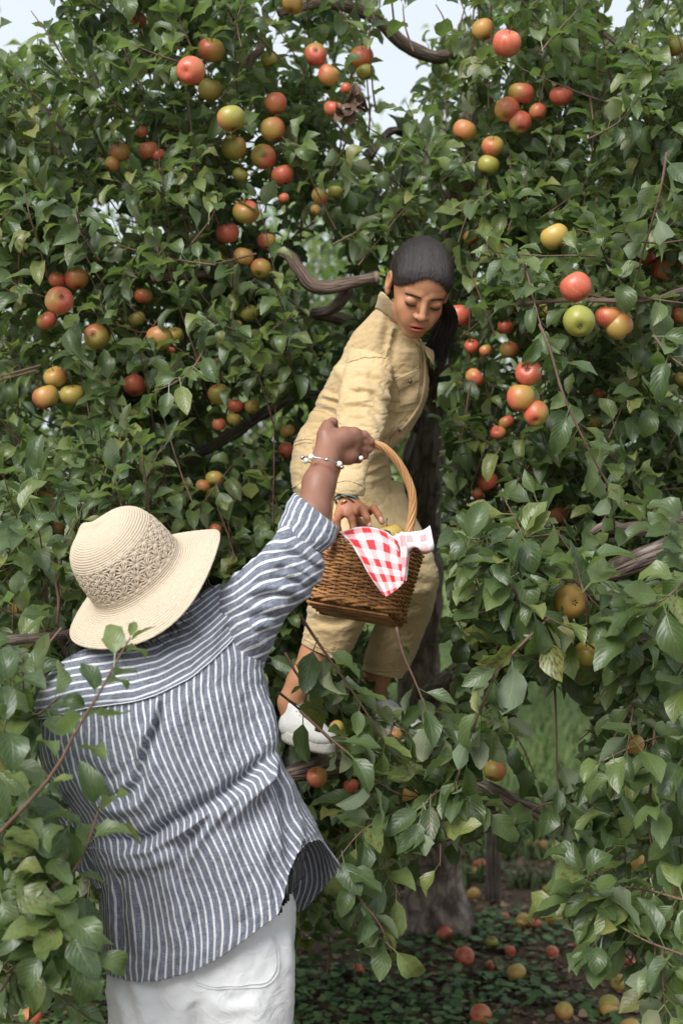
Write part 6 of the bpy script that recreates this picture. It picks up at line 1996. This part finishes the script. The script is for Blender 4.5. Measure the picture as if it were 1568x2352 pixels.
# near sleeve
GS = [(795, 800, 905, 770, 3.77, .055), (792, 835, 905, 822, 3.74, .062), (786, 862, 903, 862, 3.70, .060), (776, 900, 899, 905, 3.66, .057), (771, 935, 894, 945, 3.63, .054), (769, 968, 884, 980, 3.60, .050),
      (768, 1000, 872, 1012, 3.57, .046), (766, 1035, 860, 1045, 3.54, .042), (764, 1070, 845, 1075, 3.52, .039), (762, 1100, 836, 1098, 3.49, .037), (763, 1112, 832, 1108, 3.48, .035)]
slv, LS, DS = gcloth(GS, 2.15, 130, 170, [
 ([(800, 850), (830, 845), (870, 856), (900, 880)], 9, .007, 1.0), ([(790, 900), (825, 885), (865, 893), (896, 925)], 13, .012, 1.1),
 ([(775, 945), (800, 920), (840, 918), (875, 940), (890, 965)], 12, .011, 1.1), ([(772, 975), (800, 950), (840, 950), (872, 985)], 10, .008, 1.0),
 ([(770, 1010), (800, 990), (840, 992), (866, 1010)], 8, .006, 1.0), ([(768, 1040), (800, 1030), (840, 1040)], 8, .005, 1.0), ([(835, 840), (838, 880), (842, 930)], 14, .006, .5),
 ([(768, 1070), (795, 1060), (830, 1075)], 7, .005, .9), ([(765, 1095), (800, 1085), (830, 1095)], 6, .004, .9)], 'sleeve', ov, .0022, vmin=.0)
seam(LS, DS, [(800, 832), (830, 822), (860, 820), (886, 822)], slv, .0018)
cf, LC_, DC = gcloth([(764, 1096, 836, 1092, 3.485, .038), (762, 1104, 838, 1100, 3.48, .041), (760, 1122, 838, 1124, 3.465, .042), (760, 1132, 834, 1140, 3.46, .041), (764, 1128, 829, 1136, 3.46, .036)], 2.1, 90, 40, [], 'cuff', ov, .002, fade=False, solid=.002)
seam(LC_, DC, [(763, 1112), (795, 1104), (825, 1112), (838, 1122)], cf, .0011)
# far sleeve, holding on to the trunk
gcloth([(905, 800, 965, 880, 3.86, .05), (920, 840, 975, 920, 3.98, .05), (935, 880, 985, 945, 4.2, .045), (950, 915, 988, 950, 4.5, .04)], 2.1, 60, 50, [], 'sleeve', ov, .003)
# hips and legs
GH = [(735, 915, 925, 985, 3.86, .095), (722, 938, 905, 1015, 3.865, .108), (704, 966, 898, 1040, 3.875, .118), (684, 1002, 894, 1062, 3.885, .125), (672, 1040, 896, 1088, 3.89, .130), (667, 1075, 905, 1120, 3.89, .130), (672, 1120, 922, 1160, 3.88, .125), (690, 1165, 935, 1200, 3.87, .115), (720, 1200, 940, 1230, 3.86, .10)]
hip, LH, DH = gcloth(GH, 2.35, 190, 110, [
 ([(830, 1060), (860, 1040), (890, 1030)], 8, .009, 1.1), ([(840, 1085), (870, 1070), (893, 1062)], 8, .009, 1.1), ([(830, 1110), (865, 1100), (900, 1075)], 9, .007, 1.0),
 ([(675, 1110), (700, 1125), (730, 1120)], 9, .006, 1.0), ([(700, 1000), (715, 1050), (720, 1100)], 20, .005, .5)], 'seat', ov, .0025, fade=False)
seam(LH, DH, [(676, 1014), (700, 1008), (722, 1010)], hip, .0014)
seam(LH, DH, [(719, 1012), (716, 1050), (708, 1085), (690, 1108), (668, 1122)], hip, .0014)
seam(LH, DH, [(676, 1022), (700, 1016), (718, 1018)], hip, .0010)
leg1, LG1, DG1 = gcloth([(668, 1090, 830, 1120, 3.88, .10), (690, 1170, 850, 1170, 3.84, .105), (705, 1250, 880, 1250, 3.76, .10), (705, 1320, 880, 1330, 3.72, .095), (705, 1380, 856, 1385, 3.74, .082), (702, 1425, 838, 1432, 3.76, .074), (697, 1458, 815, 1480, 3.77, .068), (692, 1476, 793, 1520, 3.78, .064)], 2.2, 130, 130,
   [([(712, 1400), (750, 1410), (800, 1400)], 12, .008, .9), ([(720, 1440), (770, 1450), (820, 1430)], 12, .006, .9)], 'trouser_leg', ov, .0026, fade=False, solid=.002)
leg2, LG2, DG2 = gcloth([(780, 1080, 925, 1110, 3.93, .10), (800, 1140, 945, 1170, 3.88, .105), (830, 1200, 975, 1230, 3.82, .105), (862, 1270, 999, 1290, 3.78, .10), (880, 1330, 1006, 1335, 3.78, .095), (874, 1390, 999, 1380, 3.81, .088), (862, 1430, 985, 1425, 3.86, .082), (846, 1480, 962, 1482, 3.90, .076), (836, 1515, 940, 1530, 3.94, .070), (830, 1536, 922, 1556, 3.96, .066)], 2.2, 150, 150,
   [([(875, 1180), (915, 1190), (950, 1215)], 10, .006, 1.0), ([(900, 1290), (950, 1290), (1000, 1275)], 9, .006, 1.0), ([(890, 1350), (950, 1360), (1000, 1352)], 14, .007, .8), ([(870, 1400), (920, 1420), (980, 1400)], 12, .006, .8), ([(900, 1440), (910, 1490), (900, 1540)], 16, .005, .6), ([(850, 1120), (890, 1140), (935, 1150)], 10, .006, 1.0)], 'trouser_leg', ov, .0026, fade=False, solid=.002)
seam(LG2, DG2, [(833, 1518), (870, 1540), (918, 1540)], leg2, .0013)
seam(LG1, DG1, [(698, 1466), (740, 1490), (800, 1508)], leg1, .0013)

# ---- bracelets on her wrist
axw = unit(PX(797, 1160, 3.44) - PX(800, 1120, 3.47)); w1 = unit(np.cross(axw, [0, 1, 0])); w2 = np.cross(axw, w1)
for c_, R_, r_, mt, tilt, nm in ((PX(798, 1143, 3.452), .0255, .0022, 'cream', .12, 'cord_bracelet'), (PX(797, 1151, 3.445), .0275, .0026, 'teal', -.10, 'thread_bracelet'), (PX(797, 1152, 3.442), .0268, .0022, 'teal', .05, 'thread_bracelet'), (PX(794, 1158, 3.44), .0285, .0018, 'brass', .45, 'bead_bracelet')):
    a = np.linspace(0, 2 * np.pi, 49)
    P = c_ + R_ * (np.cos(a)[:, None] * w1 + np.sin(a)[:, None] * w2) + (tilt * R_ * np.cos(a))[:, None] * axw
    V, F, uv = tube(P, r_, 8, False); put(nm, mk_mesh(nm, V, F, uv), M[mt], girl)
V, F, uv = tube(np.array([PX(784, 1158, 3.42), PX(789, 1152, 3.415), PX(795, 1148, 3.415)]), .0028, 8, True); put('bead', mk_mesh('bead', V, F, uv), M['gold'], girl)

# ---- white sneakers
def sneaker(A, B, up, Lg, name):
    """A heel, B toe direction; up vector; shoe of length Lg"""
    f = unit(B - A); u = unit(up - f * (up @ f)); s = np.cross(f, u)
    Rm = np.stack([s, f, u], -1)
    def sdf(X, Y, Z):
        x, y, z = X - A[0], Y - A[1], Z - A[2]
        x, y, z = [Rm[0, k] * x + Rm[1, k] * y + Rm[2, k] * z for k in range(3)]
        y = y / Lg
        d = s_caps(x, y * Lg, z, (0, .03, .030), (0, Lg * .62, .028), .034, .036)
        d = smin(d, s_ell(x, y * Lg, z, (.002, Lg * .78, .024), (.038, .055, .026)), .02)
        d = smin(d, s_caps(x, y * Lg, z, (0, .035, .04), (0, .045, .085), .031, .029), .02)
        d = smin(d, s_caps(x, y * Lg, z, (0, .06, .06), (0, Lg * .60, .042), .024, .018), .015)
        d = smax(d, -s_caps(x, y * Lg, z, (0, .045, .095), (0, .058, .14), .024, .03), .006)
        return smax(d, .006 - z, .006)
    V, F = surface_nets(sdf, A - .16 + f * .1, A + f * .12 + .22, .004)
    o = put(name, mk_mesh(name, V, F), M['shoe'], girl)
    t = np.linspace(0, 2 * np.pi, 60, endpoint=False)
    def outline(k): return np.stack([.040 * k * np.sin(t) * (1 - .15 * np.cos(t)), Lg * .5 - np.cos(t) * (Lg * .5 + .006) * (.98 + .02 * k), 0 * t], -1)
    rows = []
    for zz, k in ((-.012, .1), (-.012, .96), (-.004, 1.03), (.012, 1.03), (.018, .98), (.018, .1)):
        q = outline(k); q[:, 1] = Lg * .5 + (q[:, 1] - Lg * .5) * (k if k < .5 else 1); q[:, 2] = zz; rows.append(q @ Rm.T + A)
    so = put('sole', mk_mesh('sole', np.concatenate(rows), grid_faces(len(rows), 60, True)), M['sole'], o)
    for k in range(5):
        yy = .075 + k * .018; zz = .088 - k * .0085
        P = np.array([[-.020, yy, zz - .014], [-.010, yy - .004, zz - .002], [0, yy - .005, zz + .001], [.010, yy - .004, zz - .002], [.020, yy, zz - .014]]) @ Rm.T + A
        V, F, uv = tube(P, .0032, 6, True, 12); put('lace', mk_mesh('lace', V, F, uv), M['shoe'], o)
    return o
sneaker(PX(655, 1688, 3.80), PX(760, 1722, 3.62), np.array([.15, -.1, 1.0]), .215, 'sneaker')
sneaker(PX(850, 1672, 4.04), PX(935, 1690, 3.94), np.array([.1, -.1, 1.0]), .205, 'sneaker')
# ---------------------------------------------------------------- basket
bk = root('wicker_basket', PX(815, 1412, 3.36), 'brown willow basket with a twisted arched handle held up between the two people', 'basket')
# local frame of the basket: bx along its long side, by its depth, bz its height
BX = unit(PX(905, 1425, 3.28) - PX(692, 1388, 3.36)); 
bz = unit(np.array([.14, .30, 1.0])); bz = unit(bz - BX * (bz @ BX)); BY = np.cross(bz, BX)      # BY points away from the camera
if BY[1] < 0: BY = -BY
W0, W1, D0, D1, Hb = .110, .122, .070, .080, .165
B0 = PX(795, 1388, 3.32) + BY * D0
def bpt(a, h, off=0.0):
    """a: angle around, h: 0 bottom..1 top; rounded rectangle section"""
    a = np.asarray(a, float); h = np.asarray(h, float)
    w = W0 + (W1 - W0) * h * .55 + off; dd = D0 + (D1 - D0) * h + off
    e = .42
    c = np.sign(np.cos(a)) * np.abs(np.cos(a)) ** e; s = np.sign(np.sin(a)) * np.abs(np.sin(a)) ** e
    lift = .010 * np.cos(a) ** 2 * h
    return B0 + (w * c)[..., None] * BX + (dd * s)[..., None] * BY + (Hb * h + lift)[..., None] * bz
def even_angles(n, k=4000):
    a = np.linspace(0, 2 * np.pi, k); P = bpt(a, 0 * a + .5); L = np.concatenate([[0], np.cumsum(np.linalg.norm(np.diff(P, axis=0), axis=1))])
    return np.interp(np.arange(n) / n * L[-1], L, a)
NS = 26
ang_s = even_angles(NS)
for a in ang_s:          # upright stakes
    h = np.linspace(-.01, 1.02, 12)
    V, F, uv = tube(bpt(0 * h + a, h), .0026, 6, True); put('willow_stake', mk_mesh('willow_stake', V, F, uv), M['willow'], bk)
NR = 30
fine = even_angles(NS * 10)
fi = np.arange(NS * 10) / 10
for r in range(NR):      # woven rods, in front of one stake and behind the next
    h0 = .085 + .86 * r / (NR - 1)
    off = .0038 * np.cos(np.pi * (fi + (r % 2))) + rng.normal(0, .0003)
    hh = h0 + .006 * np.sin(fi * .9 + r) + .004 * rng.normal()
    P = bpt(fine, hh + 0 * fine, off); P = np.concatenate([P, P[:1]])
    V, F, uv = tube(P, .0030 * (1 + .10 * rng.normal()) + 0 * P[:, 0], 6, False); put('willow_rod', mk_mesh('willow_rod', V, F, uv), M['willow'], bk)
# waled base: three twined courses and slanting rods
for r in range(4):
    ph = r * 2 * np.pi / 3
    off = .0062 * np.cos(2 * np.pi * fi / 3 + ph) + .0015
    hh = .02 + .020 * r + .016 * np.sin(2 * np.pi * fi / 3 + ph)
    P = bpt(fine, hh, off); P = np.concatenate([P, P[:1]])
    V, F, uv = tube(P, .0038, 6, False); put('willow_rod', mk_mesh('willow_rod', V, F, uv), M['willow'], bk)
for k in range(NS):      # ends laid slanting along the foot
    a = ang_s[k] + np.linspace(0, .62, 8); h = .060 - .045 * np.linspace(0, 1, 8) ** 1.2
    V, F, uv = tube(bpt(a, h, .0055 - .003 * np.linspace(0, 1, 8)), np.linspace(.0032, .0022, 8), 6, True); put('willow_end', mk_mesh('willow_end', V, F, uv), M['willow'], bk)
for r in range(3):       # rolled border at the rim
    ph = r * 2 * np.pi / 3
    P = bpt(fine, .985 + .028 * np.sin(2 * np.pi * fi / 2.5 + ph), .0045 * np.cos(2 * np.pi * fi / 2.5 + ph) + .001); P = np.concatenate([P, P[:1]])
    V, F, uv = tube(P, .0038, 6, False); put('rim_rod', mk_mesh('rim_rod', V, F, uv), M['willow'], bk)
# base: woven floor
a = even_angles(64)
rows = [bpt(a, 0 * a - .02) * k + (1 - k) * (B0 - bz * .004) for k in (1, .8, .55, .3, .05)]
V = np.concatenate(rows); o = put('floor_weave', mk_mesh('floor_weave', V, grid_faces(5, 64, True), np.tile([[0, 0]], (len(V), 1))), M['willow'], bk)
for k in range(9):
    u = -.9 + 1.8 * k / 8
    P = np.array([B0 + BY * D0 * u * .90 + BX * W0 * .93 * s - bz * (.006 + .002 * (k % 2)) for s in np.linspace(-1, 1, 9)])
    V, F, uv = tube(P, .004, 6, True); put('base_rod', mk_mesh('base_rod', V, F, uv), M['willow'], bk)
# twisted handle: from the right end up through the hand and down to the left end
HP = np.array([PX(930, 1262, 3.36), PX(938, 1225, 3.36), PX(947, 1175, 3.355), PX(945, 1130, 3.345), PX(930, 1090, 3.335), PX(908, 1055, 3.32), PX(880, 1028, 3.305), PX(848, 1019, 3.295), PX(815, 1024, 3.29), PX(786, 1050, 3.30), PX(766, 1100, 3.32), PX(756, 1160, 3.33), PX(752, 1225, 3.34), PX(752, 1262, 3.34)])
HPf = catmull(HP, np.linspace(0, len(HP) - 1, 260))
Th = unit(np.gradient(HPf, axis=0)); Nh = unit(np.cross(Th, [0, 1.0, 0])); Bh = np.cross(Th, Nh)
arc = np.concatenate([[0], np.cumsum(np.linalg.norm(np.diff(HPf, axis=0), axis=1))])
for k in range(7):
    ph = k * 2 * np.pi / 7 + arc * 34
    P = HPf + .0066 * (np.cos(ph)[:, None] * Nh + np.sin(ph)[:, None] * Bh)
    V, F, uv = tube(P, .0036, 7, True); uv[:, 0] += k * 3.1
    put('handle_strand', mk_mesh('handle_strand', V, F, uv), M['willow_handle'], bk)

# ---- gingham cloth over the rim
cloth = root('gingham_cloth', PX(880, 1240, 3.22), 'red and white gingham cloth draped over the rim of the basket', 'cloth')
wv = lambda u, v: .003 * np.sin(u * 7 + v * 3) + .002 * fbm(u * 4, v * 4, 3)
FD = 3.165
sheet([[PX(780, 1222, 3.30), PX(815, 1208, 3.29), PX(850, 1212, 3.28), PX(885, 1222, 3.26), PX(912, 1238, 3.24)],
       [PX(792, 1232, 3.22), PX(825, 1236, FD + .03), PX(860, 1240, FD + .02), PX(893, 1250, FD + .02), PX(918, 1262, FD + .02)],
       [PX(822, 1276, FD + .015), PX(848, 1284, FD), PX(872, 1288, FD), PX(896, 1292, FD), PX(923, 1298, FD + .005)],
       [PX(846, 1320, FD), PX(866, 1324, FD - .005), PX(886, 1326, FD - .005), PX(906, 1328, FD - .003), PX(926, 1330, FD)],
       [PX(880, 1368, FD - .005), PX(888, 1370, FD - .008), PX(898, 1364, FD - .008), PX(910, 1355, FD - .006), PX(926, 1340, FD)]],
      'front_fold', 'gingham', cloth, 40, 50, (3.6, 4.6), .0012, wv)
sheet([[PX(908, 1226, 3.22), PX(922, 1222, 3.21), PX(940, 1232, 3.21)], [PX(916, 1262, 3.18), PX(930, 1262, 3.165), PX(942, 1262, 3.19)],
       [PX(922, 1300, 3.165), PX(930, 1302, 3.155), PX(938, 1300, 3.175)], [PX(926, 1332, 3.16), PX(929, 1334, 3.155), PX(932, 1334, 3.16)]], 'turned_edge', 'gingham_back', cloth, 16, 30, (1.1, 2.6), .0012, wv)
sheet([[PX(900, 1232, 3.24), PX(918, 1222, 3.22), PX(942, 1226, 3.20), PX(962, 1218, 3.18), PX(985, 1206, 3.17)],
       [PX(908, 1244, 3.22), PX(926, 1246, 3.19), PX(944, 1242, 3.175), PX(966, 1240, 3.155), PX(992, 1230, 3.15)],
       [PX(920, 1258, 3.21), PX(936, 1262, 3.19), PX(950, 1258, 3.17), PX(970, 1262, 3.16), PX(994, 1256, 3.16)],
       [PX(934, 1258, 3.22), PX(944, 1262, 3.20), PX(956, 1264, 3.19), PX(972, 1270, 3.18), PX(985, 1272, 3.18)]], 'knot_fold', 'gingham_back', cloth, 36, 30, (3.2, 1.8), .0012, lambda u, v: .005 * np.sin(u * 9 + v * 4) + .003 * np.sin(v * 8))
# ---- apple and leaf lying in the basket
add_apple(PX(893, 1232, 3.36), .036, .35, .5, 'n', 'apple with a green leaf on it lying in the basket', 'apples in the basket')
add_apple(PX(838, 1240, 3.42), .034, .75, .7, 'n', 'red apple under the reaching fingers in the basket', 'apples in the basket')
V, F, uv = leaf_proto(6, 4, 1.0, .35, .10, .30, 77)
lf = put('loose_leaf', mk_mesh('loose_leaf', V, F, uv), M['leaf'])
Rl = frames(np.array([[1.0, .05, -.25]]), np.array([[.1, -.75, .6]]))[0]
o3 = PX(860, 1226, 3.29)
lf.matrix_basis = Matrix([[*(Rl[i] * .062), o3[i]] for i in range(3)] + [[0, 0, 0, 1]])
lf['label'] = 'green leaf lying on the apple in the basket'; lf['category'] = 'leaf'
